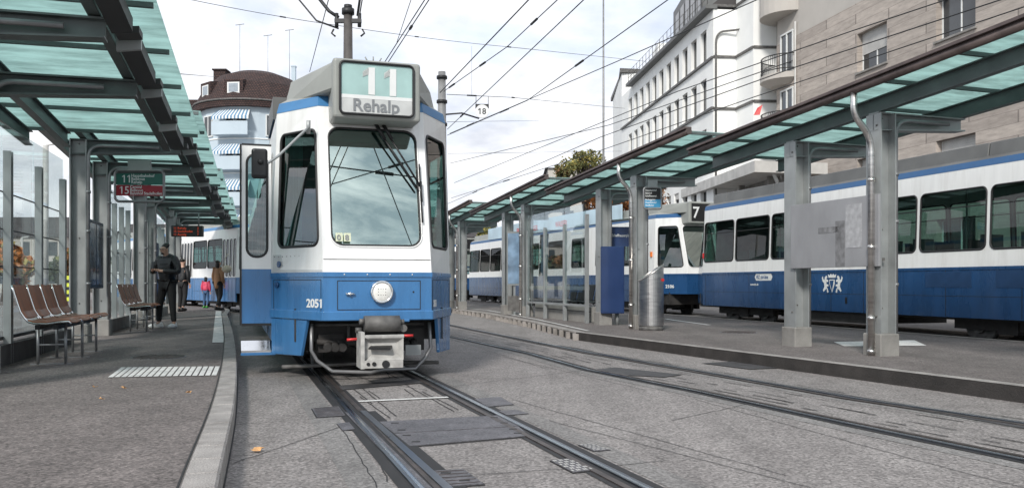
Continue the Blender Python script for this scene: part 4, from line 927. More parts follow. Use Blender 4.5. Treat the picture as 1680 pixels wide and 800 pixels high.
def segs(y0, y1, pat, wl=1.555):
    out_ = []; y = y0; i = 0
    while y < y1-.3:
        kind, ln = pat[i % len(pat)]; ln = min(ln, y1-y); 
        if y1-(y+ln) < .4: ln = y1-y
        out_.append((y, y+ln, kind if not (kind != 'p' and ln < .5) else 'p')); y += ln; i += 1
    return out_
# ---------------- main tram, line 11
ZB = 1.17; mang = math.atan(.3264); O1 = (-1.417, 9.06)
lp = [('p', .9), ('d', 1.3), ('w', 1.5), ('w', 1.5), ('d', 1.3), ('w', 1.5), ('b', .8), ('w', 1.5), ('d', 1.3), ('w', 1.5), ('w', 1.5)]
rp = [('w', 1.5)]*5+[('p', .1), ('b', .8)]+[('w', 1.5)]*7
T1, plan, skin = tram('tram', 'blue and white tram with a big 11 Rehalp sign, facing the viewer in the middle', O1, mang, 20.4, zb=ZB, zs=.40, lsegs=segs(1.1, 19.3, lp), rsegs=segs(1.1, 19.3, rp), full=True, cabz=.70, line='11', wz=(1.5, 2.66))
def onT(x, y, z): return Vector((x, y, z))
# bumper strip round the cab
q = MB(); a = [(-1.07,1.1),(-.585,-.025),(.585,-.025),(1.07,1.1)]; b = [(-1.0,1.1),(-.55,.03),(.55,.03),(1.0,1.1)]
for k in range(3): q.hexa([a[k]+(.665,),a[k+1]+(.665,),b[k+1]+(.665,),b[k]+(.665,),a[k]+(.765,),a[k+1]+(.765,),b[k+1]+(.765,),b[k]+(.765,)])
q.hexa([(-.09,-.035,.645),(.33,-.035,.645),(.33,.03,.645),(-.09,.03,.645),(-.09,-.035,.675),(.33,-.035,.675),(.33,.03,.675),(-.09,.03,.675)])
q.build('bumper', 'blue', T1, bevel=.008)
for s in (-1, 1):     # lower skirts under the cab taper
    P = lambda u, z: (s*(.575+.475*u), 1.1*u, z)
    n_ = Vector((s*1.1, -.475, 0)).normalized()*-.04
    A = [P(.42,.27), P(1.0,.25), P(1.0,.665), P(.30,.665)]; A = [Vector(p) for p in A]
    q = MB(); q.hexa([A[0],A[1],A[1]+n_,A[0]+n_,A[3],A[2],A[2]+n_,A[3]+n_]); q.build('lower_skirt', 'blue', T1, bevel=.006)
q = MB(); P = [(-.43,.78),(.45,.78),(.45,1.085),(-.43,1.085)]
for k in range(4):
    a, b = P[k], P[(k+1)%4]; q.beam((a[0],-.0015,a[1]), (b[0],-.0015,b[1]), .006, .008, up=(0,1,0))
fl = q.build('front_flap', 'joint', T1)
q = MB(); q.tube([(-.345,-.02,.945),(-.255,-.02,.945)], .012, 8); q.tube([(-.30,-.022,.925),(-.30,-.022,.965)], .012, 8); q.ball((-.3,-.01,.945), .022, .022, .02); q.build('handle', 'chrome', fl)
q = MB(); q.tube([(.375,-.004,.965),(.375,-.002,.965)], .01, 8); q.build('lock', 'black', fl)
hl = MB(); hl.tube([(.03,.0,.965),(.03,-.045,.965)], .118, 32); hl.tube([(.03+.108*math.cos(R(a)),-.045,.965+.108*math.sin(R(a))) for a in range(0,360,15)], .016, 8, closed=True)
h = hl.build('headlight', 'chrome', T1); q = MB(); q.ball((.03,-.046,.965), .1, .022, .1, n=24, m=12); q.build('lens', 'lamp', h)
q = MB()
for k in range(4): 
    for j in range(3): q.ball((-.01+.025*k,-.064,.935+.03*j), .006, .0045, .006, n=6, m=4)
q.build('lens_pattern', 'undl', h)
Lq = [Vector(p) for p in ((-1.05,1.1,.70),(-.575,0,.70),(-.575,0,ZB),(-1.05,1.1,ZB))]; rt_ = (Lq[1]-Lq[0]).normalized(); nL = rt_.cross(Vector((0,0,1)))
Rq = [Vector(p) for p in ((.575,0,.70),(1.05,1.1,.70),(1.05,1.1,ZB),(.575,0,ZB))]; rr_ = (Rq[1]-Rq[0]).normalized(); nR = rr_.cross(Vector((0,0,1)))
text('2051', .125, bil(Lq,.70,.22)+nL*.004, rt_, (0,0,1), 'signwhite', T1, bold=.0035, name='fleet_number', sx=1.45)
text('2051', .10, bil(Rq,.08,.22)+nR*.004, rr_, (0,0,1), 'signwhite', T1, bold=.003, name='fleet_number', sx=.9)
for q4, nn_ in ((Lq, nL), (Rq, nR)):      # outlined access panels on the cab sides
    q = MB(); P = [bil(q4,*p)+nn_*.001 for p in ((.05,.1),(.96,.1),(.96,.84),(.05,.84))]
    for k in range(4): q.beam(P[k], P[(k+1)%4], .006, .006, up=nn_)
    q.build('access_panel', 'joint', T1)
q = MB(); p = bil(Lq,.14,.72)+nL*.01; q.tube([p, p+nL*.02], .035, 14); q.tube([p+nL*.02, p+nL*.03], .02, 12); q.build('socket', 'blueshade', T1)
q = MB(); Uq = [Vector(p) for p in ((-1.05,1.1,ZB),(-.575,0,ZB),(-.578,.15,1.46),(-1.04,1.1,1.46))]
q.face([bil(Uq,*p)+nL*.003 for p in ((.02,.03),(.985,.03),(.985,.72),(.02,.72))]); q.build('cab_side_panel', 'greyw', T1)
q = MB()
for k in range(11): q.ball(bil(Uq,.06+.085*k,.64)+nL*.004, .006, n=6, m=4)
q.build('rivet', 'undl', T1)
q = MB(); q.beam(fz(-.57,1.31,.0) if False else (-.57,.036,1.31), (.57,.036,1.31), .006, .006); q.build('front_seam', 'joint', T1)
q = MB(); p = bil(Uq,.17,.35)+nL*.006; q.tube([p, p+nL*.015], .036, 16); q.build('button', 'blueshade', T1)
q = MB()
for k in range(4): q.ball((-.36+.24*k, -.016, ZB-.02), .008, n=6, m=4)
q.build('waist_screw', 'signwhite', T1)
# number cards 08 in the windshield
for k, s_ in enumerate('08'):
    x = -.44+.085*k; y = .068; q = MB(); q.face([(x,y,1.50),(x+.075,y,1.50),(x+.075,y+.025,1.59),(x,y+.025,1.59)]); o = q.build('number_card', 'number', T1)
    text(s_, .085, (x+.012,y-.003,1.513), (1,0,0), (0,.3,.95), 'signgrey', o, bold=.002)
# wipers
def fz(x, z, o=.03): s_ = .5*(z-ZB)/(3-ZB); return (x, s_-o, z)
for k, (a, b) in enumerate(((( .02,2.80),(.46,2.10)),((.10,2.80),(.50,2.12)))):
    q = MB(); q.tube([fz(a[0],a[1],.09), fz(b[0],b[1],.05)], .011, 8); q.tube([fz(a[0],a[1]+.02,.10), fz(a[0]+.10,a[1]-.16,.09)], .02, 8); w_ = q.build('wiper_arm', 'black', T1)
q = MB(); q.tube([fz(.50,2.38,.035), fz(.50,1.72,.035)], .009, 6); q.tube([fz(.50,2.18,.05), fz(.50,1.95,.05)], .014, 6); q.build('wiper_blade', 'black', T1)
# mirror on its bent arm
q = MB(); P = [onT(-.70,.30,2.72), onT(-.80,.26,2.62), onT(-1.02,.14,2.38), onT(-1.12,.1,2.30), onT(-1.20,.1,2.30)]
q.tube(P, .014, 8); q.tube([(-.70,.34,2.66),(-.70,.31,2.80)], .022, 8); mr = q.build('mirror_arm', 'steell', T1)
q = MB(); q.box(-1.29,-1.13,.06,.12,2.13,2.44); q.build('mirror', 'black', mr, bevel=.03, seg=3)
q = MB(); q.ball((-1.2,.05,2.30), .03, .03, .03); q.box(-1.265,-1.155,.052,.06,2.165,2.41); q.build('mirror_back', 'rubber', mr)
# open door leaf and folding step
dz0, dz1 = .60, 2.63; x0, x1 = -1.375, -1.05
up = MB(); rg = MB(); pg = MB(); q4 = [(x0,1.14,1.22),(x1,1.14,1.22),(x1,1.14,dz1),(x0,1.14,dz1)]
holed(q4, .17, .86, .10, .93, .10, up, rg, pg, .014, depth=.01); dl = up.build('door', 'white', T1); rg.build('door_window', 'rubber', dl); pg.build('pane', 'cabglass', dl)
q = MB(); q.box(x0,x1,1.14,1.165,dz0,1.22); q.build('door_lower', 'blue', dl)
q = MB(); q.box(x0-.022,x0-.001,1.13,1.17,dz0-.02,dz1+.01); q.box(x0,x1,1.135,1.17,dz0-.03,dz0-.001); q.box(x0,x1,1.135,1.17,dz1+.001,dz1+.02); q.build('door_edge', 'rubber', dl)
q = MB(); q.hexa([(-1.38,1.2,.262),(-1.0,1.2,.262),(-1.0,1.62,.35),(-1.38,1.62,.35),(-1.38,1.2,.285),(-1.0,1.2,.285),(-1.0,1.62,.373),(-1.38,1.62,.373)]); st_ = q.build('step', 'chrome', T1); q = MB(); q.box(-1.385,-1.0,1.185,1.199,.232,.262); q.build('step_edge', 'blue', st_)
# guard bar, coupler, roller
q = MB(); q.tube([(-.66,.42,.62),(-.66,.42,.33),(-.60,.42,.22),(-.44,.40,.10),(-.02,.38,.075),(.10,.38,.10),(.48,.40,.10),(.60,.42,.22),(.66,.42,.33),(.64,.42,.62)], .021, 10); q.build('guard_bar', 'tube', T1)
q = MB(); q.tube([(-.95,.85,.12),(.0,.8,.14),(.85,.85,.12)], .022, 8); q.tube([(-.62,.5,.60),(.60,.5,.60)], .018, 8); q.tube([(-.25,.5,.60),(-.25,.5,.38)], .018, 8); q.build('cross_bar', 'undl', T1)
cp = MB(); cp.box(-.235,-.195,-.34,-.02,.185,.56); cp.box(-.195,.20,-.34,-.30,.19,.27); cp.box(-.195,.21,-.34,-.30,.50,.53); cp.box(-.195,.2,-.28,-.02,.2,.5)
cp.hexa([(-.18,-.34,.27),(.2,-.34,.27),(.12,-.26,.34),(-.1,-.26,.34),(-.18,-.34,.275),(.2,-.34,.275),(.12,-.26,.345),(-.1,-.26,.345)])
cp.hexa([(-.18,-.34,.495),(.2,-.34,.495),(.12,-.26,.43),(-.1,-.26,.43),(-.18,-.34,.50),(.2,-.34,.50),(.12,-.26,.435),(-.1,-.26,.435)])
cp.hexa([(.2,-.34,.27),(.205,-.34,.27),(.125,-.26,.34),(.12,-.26,.34),(.2,-.34,.50),(.205,-.34,.50),(.125,-.26,.43),(.12,-.26,.43)])
cpo = cp.build('coupler', 'coupler', T1, bevel=.008)
q = MB(); q.hexa([(-.16,-.345,.385),(.06,-.37,.375),(.1,-.27,.39),(-.12,-.27,.39),(-.16,-.345,.40),(.06,-.37,.395),(.1,-.27,.42),(-.12,-.27,.42)]); q.tube([(.02,-.35,.23),(.02,-.3,.23)], .04, 14); q.tube([(-.10,-.35,.235),(-.10,-.3,.235)], .022, 10); q.tube([(-.16,-.35,.235),(-.16,-.3,.235)], .018, 10); q.build('coupler_hook', 'black', cpo)
q = MB(); q.tube([(-.27,-.30,.49),(-.37,-.30,.485)], .014, 8); q.tube([(.2,-.3,.515),(.31,-.3,.515)], .014, 8); q.build('release_handle', 'red', cpo)
q = MB(); q.box(.33,.50,.2,.26,.27,.38); q.build('junction_box', 'steell', T1)
q = MB(); q.tube([(-.17,-.12,.635),(.20,-.12,.635)], .085, 20); q.tube([(-.22,-.12,.66),(-.17,-.12,.66)], .03, 10); q.tube([(-.26,-.12,.57),(-.2,-.12,.57)], .03, 10); q.tube([(.2,-.12,.65),(.25,-.12,.65)], .03, 10); q.tube([(.24,-.15,.585),(.24,-.11,.585)], .04, 12); q.build('roller', 'undl', T1)
q = MB()
for x in (-.5,-.42,-.34,.36,.45): q.tube([(x,.3,.36),(x+.03,.55,.40)], .045, 10)
q.box(-.58,-.3,.5,.9,.3,.5); q.box(.3,.6,.5,.9,.3,.55); q.tube([(-.6,.45,.42),(.5,.45,.36)], .03, 8); q.build('brake_gear', 'under', T1)
q = MB(); q.box(-.08,.08,.30,.42,3.44,3.49); q.tube([(-.06,.36,3.49),(-.09,.36,3.54)], .008, 6); q.tube([(0,.36,3.49),(0,.36,3.55)], .008, 6); q.tube([(.06,.36,3.49),(.09,.36,3.54)], .008, 6); q.build('roof_horn', 'roofgrey', T1)
q = MB(); q.box(-1.0,-.82,1.9,3.4,3.08,3.36); q.build('roof_locker', 'roofdark', T1)
# ---------------- trailing tram on the curve
T2, _, _ = tram('tram', 'rear blue and white tram bending round the curve behind the woman in the tan coat', (-8.15, 29.7), R(40), 17.5, zb=1.25, zs=.4, blue='blue', lsegs=segs(1.1, 16.4, [('d',1.3),('w',1.5),('w',1.5),('d',1.3),('w',1.5),('b',.7)]), rsegs=segs(1.1,16.4,[('w',1.5)]), line='11', num='')
# ---------------- right-hand trams
bang = math.atan(.301)
pos_ = Vector((5.83, 24.35)); dirA = Vector((-.2882, .9576)); LA_ = 21.0; OA = pos_-dirA*LA_
TA, _, _ = tram('tram', 'long blue and white tram with a white lion crest, cut by the right picture edge', (OA.x, OA.y), bang, LA_, zb=1.33, zs=.47, roof='roofdark', blue='blueshade', cabz=.5, lsegs=[(1.1+.1, 1.1+.1+.0, 'p')][:0]+segs(1.1,1.25,[('p',1)])+[(19.9-1.555*(k+1), 19.9-1.555*k, 'w') for k in range(12)][::-1], rsegs=segs(1.1,19.9,[('w',1.555)]), line='6')
def side_text(s_, y, z, h, **k): return text(s_, h, (-1.053, y, z), (0,-1,0), (0,0,1), 'signwhite', TA, **k)
# local y from picture x on tram A's side
def yA(px):
    d = 12.06/(.301+(px-840)/1400.0); return (d-3.94)/.9576
def zA(px, py):
    d = 12.06/(.301+(px-840)/1400.0); return CAMZ+(HZ-py)/F*d
# crest: crown, shield and two rampant lions (raised white paint)
cy_, cz_ = yA(1365), zA(1365, 467); u = .0125
cr = MB()
def pol(pts): cr.face([(-1.0535, cy_-x*u, cz_+z*u) for x, z in pts])
pol([(-7,9),(7,9),(7,2),(0,-13),(-7,2)][::-1]); pol([(-9,12),(9,12),(11,18),(6,16),(3,19),(0,16),(-3,19),(-6,16),(-11,18)])
for s in (-1, 1):
    L_ = [(9,-12),(13,-13),(14,-6),(19,-9),(22,-12),(24,-9),(20,-3),(21,3),(25,6),(27,12),(24,15),(23,10),(20,8),(19,13),(15,16),(12,13),(15,10),(10,8),(10,5),(15,5),(14,1),(10,1),(9,-2),(14,-3),(11,-7)]
    pts = [(s*x, z) for x, z in L_]
    if s < 0: pts = pts[::-1]
    pol(pts)
cr.build('crest', 'signwhite', TA)
cr = MB(); cr.face([(-1.0545, cy_-x*u, cz_+z*u) for x, z in [(-5.5,7.5),(-5.5,1.5),(0,-10.5),(4.5,7.5)]]); cr.build('crest_field', 'blueshade', TA)
yl = yA(1252); zl = zA(1252, 454)
q = MB(); h_ = .085
q.face([(-1.0525, yl+.32-.02, zl-h_),(-1.0525, yl-.32, zl-h_),(-1.0525, yl-.38, zl),(-1.0525, yl-.32, zl+h_),(-1.0525, yl+.30, zl+h_),(-1.0525, yl+.36, zl)]); q.build('logo', 'signwhite', TA)
text('VBZ züri-linie', .13, (-1.0545, yl+.30, zl-.045), (0,-1,0), (0,0,1), 'blueshade', TA, bold=.001, sx=.7, name='logo_text')
side_text('www.vbz.ch', yl+.55, zl-.2, .07, bold=.001, name='web_text', sx=1.0)
for px0, px1, py0, py1 in ((1518,1594,446,471),(1634,1700,445,471)):
    q = MB(); z0, z1 = zA(1556, py1), zA(1556, py0); q.box(-1.056,-1.04, yA(px1), yA(px0), z0, z1); q.build('vent_panel', mat('vent_blue', (.014,.05,.13), .4) if 'vent_blue' not in bpy.data.materials else bpy.data.materials['vent_blue'], TA)
q = MB(); q.box(-1.056,-1.04, yA(1388)-.03, yA(1388)+.03, zA(1388,498), zA(1388,487)); q.build('latch', 'black', TA)
q = MB(); q.box(-1.07,-1.04, yA(1154)-.02, yA(1154)+.03, 1.72, 1.86); q.build('side_lamp', 'red', TA)
OB = Vector((5.62, 24.95)); bB = R(20); 
TB, _, _ = tram('tram', 'blue and white tram showing a 7 on its roof sign, behind the steel litter bin', (OB.x, OB.y), bB, 21.0, zb=1.33, zs=.47, roof='roofgrey', blue='blueshade', cabz=.74, lsegs=segs(1.1,9.5,[('p',.5),('w',1.555)])+[(9.5,10.4,'b')]+segs(10.4,19.9,[('w',1.555)]), rsegs=segs(1.1,19.9,[('w',1.555)]), line='7')
Lb = [Vector(p) for p in ((-1.05,1.1,.74),(-.575,0,.74),(-.575,0,1.33),(-1.05,1.1,1.33))]
text('2106', .13, bil(Lb,.36,.30)+nL*.004, rt_, (0,0,1), 'signwhite', TB, bold=.004, name='fleet_number', sx=1.2)
q = MB(); q.box(-1.07,-1.03,1.22,1.30,1.85,2.0); q.build('side_lamp', 'orange', TB)
q = MB(); q.box(-1.0,-.96,3.3,17,3.10,3.62); q.build('roof_board', mat('roof_board', (.45,.58,.66), .4, var=.15, scale=1.2), TB)
for yy, s_ in ((4.6,'SER'),(8.2,'WASSER'),(12.5,'FRISCHES WASSER')):
    text(s_, .3, (-1.003, yy+.6, 3.2), (0,-1,0), (0,0,1), 'red', TB, bold=.004, name='board_text')
for yy in (1.9, 7.2, 11.6): q = MB()
OC = (-2.25, 45.4)
TC, _, _ = tram('tram', 'farthest blue and white tram on the right, seen between far island posts', OC, R(23), 20, zb=1.33, zs=.47, roof='roofgrey', blue='blueshade', lsegs=segs(1.1,18.9,[('w',1.3)]), rsegs=segs(1.1,18.9,[('w',1.5)]), line='7')
# ================================================================== BUILDINGS
def facade(root, P0, P1, z0, z1, rows, cols, wallmat, winw, nrmflip=False, frame='signwhite', shutter=None, depth=.16, name='wall', blind=(), lintel=False, sill=True):
    """wall from P0 to P1 (left->right as seen from outside); rows = [(zb,zt)], cols = distances of window centres from P0"""
    P0 = Vector((P0[0],P0[1],0)); P1 = Vector((P1[0],P1[1],0)); d = (P1-P0); L = d.length; d.normalize(); nrm = d.cross(Vector((0,0,1)))
    wall = MB(); at = lambda s, z: P0+d*s+Vector((0,0,z))
    xs = [0]; 
    for c in cols: xs += [c-winw/2, c+winw/2]
    xs.append(L); zs = [z0]
    for a, b in rows: zs += [a, b]
    zs.append(z1)
    for i in range(len(xs)-1):
        for j in range(len(zs)-1):
            if i % 2 == 1 and j % 2 == 1: continue
            wall.face([at(xs[i],zs[j]), at(xs[i+1],zs[j]), at(xs[i+1],zs[j+1]), at(xs[i],zs[j+1])])
    o = wall.build(name, wallmat, root, world=True)
    for ci, c in enumerate(cols):
        for ri, (a, b) in enumerate(rows):
            x0, x1 = c-winw/2, c+winw/2; n = -nrm*depth
            r_ = MB()
            C4 = [at(x0,a),at(x1,a),at(x1,b),at(x0,b)]
            for k in range(4): r_.face([C4[k], C4[k]+n, C4[(k+1)%4]+n, C4[(k+1)%4]])
            t_ = .055; fr = MB()
            def bar(sa, sb, za, zb_):
                P = [at(sa,za)+n, at(sb,za)+n, at(sb,zb_)+n, at(sa,zb_)+n]; Q = [p+nrm*.04 for p in P]; fr.hexa([P[0],P[1],Q[1],Q[0],P[3],P[2],Q[2],Q[3]])
            bar(x0,x1,a,a+t_); bar(x0,x1,b-t_,b); bar(x0,x0+t_,a+t_,b-t_); bar(x1-t_,x1,a+t_,b-t_)
            bar((x0+x1)/2-t_/2,(x0+x1)/2+t_/2,a+t_,b-t_)
            w = fr.build('window', frame, root, world=True)
            g = MB(); g.face([at(x0+t_,a+t_)+n+nrm*.01, at(x1-t_,a+t_)+n+nrm*.01, at(x1-t_,b-t_)+n+nrm*.01, at(x0+t_,b-t_)+n+nrm*.01]); g.build('pane', 'bwin', w, world=True)
            r_.build('reveal', wallmat, w, world=True)
            if (ci,ri) in blind:
                f = blind[(ci,ri)]; m_ = MB(); zz = b-(b-a)*f; k = 0
                while b-k*.09 > zz:
                    zt_ = b-k*.09; m_.face([at(x0+t_,zt_-.085)+n+nrm*.05, at(x1-t_,zt_-.085)+n+nrm*.05, at(x1-t_,zt_)+n+nrm*.06, at(x0+t_,zt_)+n+nrm*.06]); k += 1
                m_.build('blind', 'wconc', w, world=True)
            if sill:
                s_ = MB(); A = at(x0-.08,a-.09); B = at(x1+.08,a-.09); s_.hexa([A+nrm*.09,B+nrm*.09,B-nrm*.02,A-nrm*.02,A+nrm*.09+Vector((0,0,.08)),B+nrm*.09+Vector((0,0,.08)),B-nrm*.02+Vector((0,0,.08)),A-nrm*.02+Vector((0,0,.08))]); s_.build('sill', 'wconc' if wallmat != 'stone' else 'conc', w, world=True)
    return o
# ---- beige stone building, right
def bx(d): return 24.42-.214*d
c0 = Vector((bx(46.6), 46.6)); c1 = Vector((bx(10), 10.0)); L = (c1-c0).length; dd_ = (c1-c0).normalized()
BB = thing('stone_building', 'beige travertine apartment building with round balconies at its left corner', 'building', (c0.x, c0.y, 0), 0)
def sB(px):   # distance along facade of picture x
    d = 24.42/(.214+(px-840)/1400.0); return (Vector((bx(d), d))-c0).length
cw = [sB(1430), sB(1567)]; p_ = cw[1]-cw[0]; cols = [cw[0], cw[1], cw[1]+p_, cw[1]+2*p_, cw[1]+3*p_]
cols = [c for c in cols if c < L-2]
facade(BB, c0, c1, 0, 14.0, [(2.2,3.6),(5.35,6.75),(10.75,12.55)], cols, 'stone', 2.15, depth=.32, blind={(0,2):.52,(0,1):1.0,(1,1):1.0,(2,1):1.0})
nB = dd_.to_3d().cross(Vector((0,0,1)))
o_ = nB.xy*-.03
facade(BB, c0+o_, c1+o_, 14.0, 22, [(14.5,16.3),(18.2,20.0)], cols, 'plaster', 2.15, depth=.3, name='upper_wall')
# corner: recessed balcony doors, left side wall, balconies
side = MB(); e = c0+Vector((5.5,4.5))
side.face([(c0.x,c0.y,0),(e.x,e.y,0),(e.x,e.y,22),(c0.x,c0.y,22)]); side.face([(c0.x,c0.y,22),(c1.x,c1.y,22),(c1.x+12,c1.y,22),(e.x+8,e.y,22)]); side.build('side_wall', 'plaster', BB, world=True)
P3 = lambda s, z, o=0: Vector((c0.x+dd_.x*s+nB.x*o, c0.y+dd_.y*s+nB.y*o, z))
for k, (zs_) in enumerate((11.75, 8.75, 5.9)):
    n = 18; cen = P3(.55, 0, -.35); r0 = 1.45
    q = MB(); pts = []
    for j in range(n+1):
        a = math.radians(-30+250*j/n)+math.atan2(dd_.y, dd_.x)+math.pi
        pts.append((cen.x+r0*math.cos(a)*1.0, cen.y+r0*math.sin(a)))
    lo_ = [(cen.x+(x-cen.x)*.62, cen.y+(y-cen.y)*.62) for x, y in pts]
    q.prism(pts, zs_+.12, zs_+.42); m_ = len(pts)
    for j in range(m_-1): q.face([lo_[j]+(zs_-.12,), lo_[j+1]+(zs_-.12,), pts[j+1]+(zs_+.12,), pts[j]+(zs_+.12,)])
    q.face([p+(zs_-.12,) for p in lo_]); bal = q.build('balcony', 'plaster', BB, world=True)
    q = MB(); rp_ = [(cen.x+(x-cen.x)*.96, cen.y+(y-cen.y)*.96) for x, y in pts]
    for zz in (1.38, .62): q.tube([p+(zs_+zz,) for p in rp_], .028, 6)
    m2 = 46
    for j in range(m2+1):
        f = j/m2*(len(rp_)-1); i0 = min(int(f), len(rp_)-2); a = Vector(rp_[i0]).lerp(Vector(rp_[i0+1]), f-i0); q.tube([(a.x,a.y,zs_+.42),(a.x,a.y,zs_+1.38)], .012, 4, cap=False)
    q.build('railing', 'black', bal, world=True)
    q = MB(); a, b = P3(.55, zs_+.45, .02), P3(1.75, zs_+.45, .02); q.face([a,b,b+Vector((0,0,2.1)),a+Vector((0,0,2.1))]); dr = q.build('balcony_door', 'bwin', BB, world=True)
    q = MB(); 
    for s_ in (.55, 1.15, 1.75): q.beam(P3(s_,zs_+.45,.05), P3(s_,zs_+2.55,.05), .07, .07, up=nB)
    q.beam(P3(.5,zs_+2.6,.05), P3(1.8,zs_+2.6,.05), .07, .09); q.build('door_frame', 'signwhite', dr, world=True)
q = MB(); pts = []
for j in range(19):
    a = math.radians(-30+250*j/18)+math.atan2(dd_.y, dd_.x)+math.pi; c_ = P3(.7,0,-.3); pts.append((c_.x+1.5*math.cos(a), c_.y+1.5*math.sin(a)))
q.prism(pts, 15.3, 19); q.build('corner_bay', 'plaster', BB, world=True)
q = MB(); a = P3(2.05, 5.5, .08); q.tube([a, a+Vector((0,0,9.2))], .05, 8); q.build('downpipe', 'wconc', BB, world=True)
# red-white flag cloth on the lower balcony
a = P3(-.2, 10.2, 1.25); q = MB(); q.hexa([a, a+Vector((.3,-.1,0)), a+Vector((.3,-.07,0)), a+Vector((0,.03,0)), a+Vector((.2,0,.4)), a+Vector((.45,-.1,.55)), a+Vector((.45,-.07,.55)), a+Vector((.2,.03,.4))]); o = q.build('red_cloth', 'red'); tag(o, 'small red cloth hanging over a curved balcony railing', 'cloth')
# ---- white office building
def wx(d): return 16.6-.1*d
w0 = Vector((wx(72.6), 72.6)); w1 = Vector((wx(49.4), 49.4)); Lw = (w1-w0).length
WB = thing('white_building', 'long white office building with rows of narrow dark windows', 'building', (w0.x, w0.y, 0), 0)
def sW(px): d = 16.6/(.1+(px-840)/1400.0); return (Vector((wx(d), d))-w0).length
cs_ = sorted(sW(px) for px in (1154,1139,1123.5,1110,1097.5,1085.5,1075,1066))
cs_ = [cs_[-1]-1.85*k for k in range(11)][::-1]; cs_ = [c for c in cs_ if c > .7]
facade(WB, w0, w1, 0, 16.9, [(5.0,7.0),(8.1,10.2),(11.35,13.2),(14.25,16.1)], cs_, 'wplaster', 1.12, depth=.25, frame='undl', sill=False)
dw = (w1-w0).normalized(); nW = dw.to_3d().cross(Vector((0,0,1)))
def W3(s, z, o=0): return Vector((w0.x+dw.x*s+nW.x*o, w0.y+dw.y*s+nW.y*o, z))
for z in (14.12, 11.2, 7.95):
    q = MB(); q.beam(W3(0,z,.05), W3(Lw,z,.05), .16, .13); q.build('string_course', 'undl', WB, world=True)
q = MB(); q.beam(W3(3.5,17.02,.15), W3(Lw+.1,17.02,.15), .7, .22); q.build('cornice', 'roofdark', WB, world=True)
q = MB(); q.hexa([W3(3.5,17.13,.1),W3(Lw,17.13,.1),W3(Lw,17.13,-8),W3(3.5,17.13,-8),W3(3.5,18.6,-1.6),W3(Lw,18.6,-1.6),W3(Lw,18.6,-8),W3(3.5,18.6,-8)]); q.build('roof', 'slate', WB, world=True)
q = MB(); 
for k in range(22): p = W3(3.6+k*.93,17.1,.3); q.tube([p, p+Vector((0,0,1.0))], .02, 4)
for z in (17.6,18.1): q.tube([W3(3.6,z,.3), W3(Lw,z,.3)], .02, 4)
q.build('roof_railing', 'undl', WB, world=True)
# stepped front end of the white building
st_pts = [w1, w1+Vector((1.35,.15)), w1+Vector((1.75,-2.0)), w1+Vector((3.3,-1.9)), w1+Vector((3.6,-4.4)), w1+Vector((9,-3.5))]
q = MB()
for a, b in zip(st_pts[:-1], st_pts[1:]): q.face([(a.x,a.y,0),(b.x,b.y,0),(b.x,b.y,24 if a is not w1 else 16.9),(a.x,a.y,24 if a is not w1 else 16.9)])
a, b = st_pts[1], w1+Vector((1.35,8)); q.face([(b.x,b.y,16.9),(a.x,a.y,16.9),(a.x,a.y,24),(b.x,b.y,24)]); q.build('end_wall', 'wplaster', WB, world=True)
for z in (16.9, 13.95, 10.95):
    for a, b in zip(st_pts[:3], st_pts[1:4]):
        q = MB(); q.beam((a.x,a.y,z+.2), (b.x,b.y,z+.2), .16, .14); q.build('string_course', 'undl', WB, world=True)
q = MB(); a = st_pts[0]+Vector((.12,-.1)); q.tube([(a.x,a.y,6),(a.x,a.y,14.9)]+bend((a.x,a.y,15.6),(a.x,a.y,14.9),(a.x+.6,a.y,15.6))[1:]+[(a.x+1.3,a.y-.1,15.65)]+bend((a.x+1.6,a.y-.5,15.7),(a.x+1.3,a.y-.1,15.65),(a.x+1.65,a.y-.9,16.4))[1:]+[(a.x+1.65,a.y-.9,20)], .06, 8); q.build('drainpipe', 'undl', WB, world=True)
for z in (7.2,10.0,13.1,16.2):     # windows behind the balconies
    a = st_pts[3]+Vector((.05,-.3)); b = st_pts[4]+Vector((-.05,.3)); q = MB(); q.face([(a.x-.04,a.y,z),(b.x-.04,b.y,z),(b.x-.04,b.y,z+1.9),(a.x-.04,a.y,z+1.9)]); w = q.build('window', 'bwin', WB, world=True)
    q = MB()
    for f in (0,.5,1): p = a.lerp(b, f); q.tube([(p.x-.06,p.y,z),(p.x-.06,p.y,z+1.9)], .05, 4)
    q.build('window_frame', 'signwhite', w, world=True)
# penthouse with dark windows above the end
q = MB(); a = w1+Vector((-.2,5)); b = w1+Vector((1.2,.8)); q.prism([(w1.x-.05,w1.y+2.6),(w1.x+1.34,w1.y+1.8),(w1.x+1.34,w1.y+12),(w1.x-.05,w1.y+12)], 17.1, 20.5); ph = q.build('penthouse', 'roofdark', WB, world=True)
q = MB()
for k in range(5):
    a_ = Vector((w1.x-.08, w1.y+3.0+k*1.7)); q.face([(a_.x,a_.y+1.2,17.6),(a_.x,a_.y,17.6),(a_.x,a_.y,19.9),(a_.x,a_.y+1.2,19.9)])
q.build('penthouse_window', 'bwin', WB, world=True)
q = MB(); p = W3(Lw-6.0,17.5,-1.2); q.tube([p, p+Vector((0,0,4.0))], .55, 14); q.tube([p+Vector((0,0,4.0)), p+Vector((0,0,4.12))], .65, 14); q.build('roof_flue', 'wconc', WB, world=True)
q = MB(); p = W3(6,17.2,-1.5); q.hexa([p, p+Vector((1.5,0,0)), p+Vector((1.5,2.5,0)), p+Vector((0,2.5,0)), p+Vector((0,0,2.6)), p+Vector((1.5,0,2.6)), p+Vector((1.5,2.5,2.6)), p+Vector((0,2.5,2.6))]); q.build('roof_housing', 'wplaster', WB, world=True)
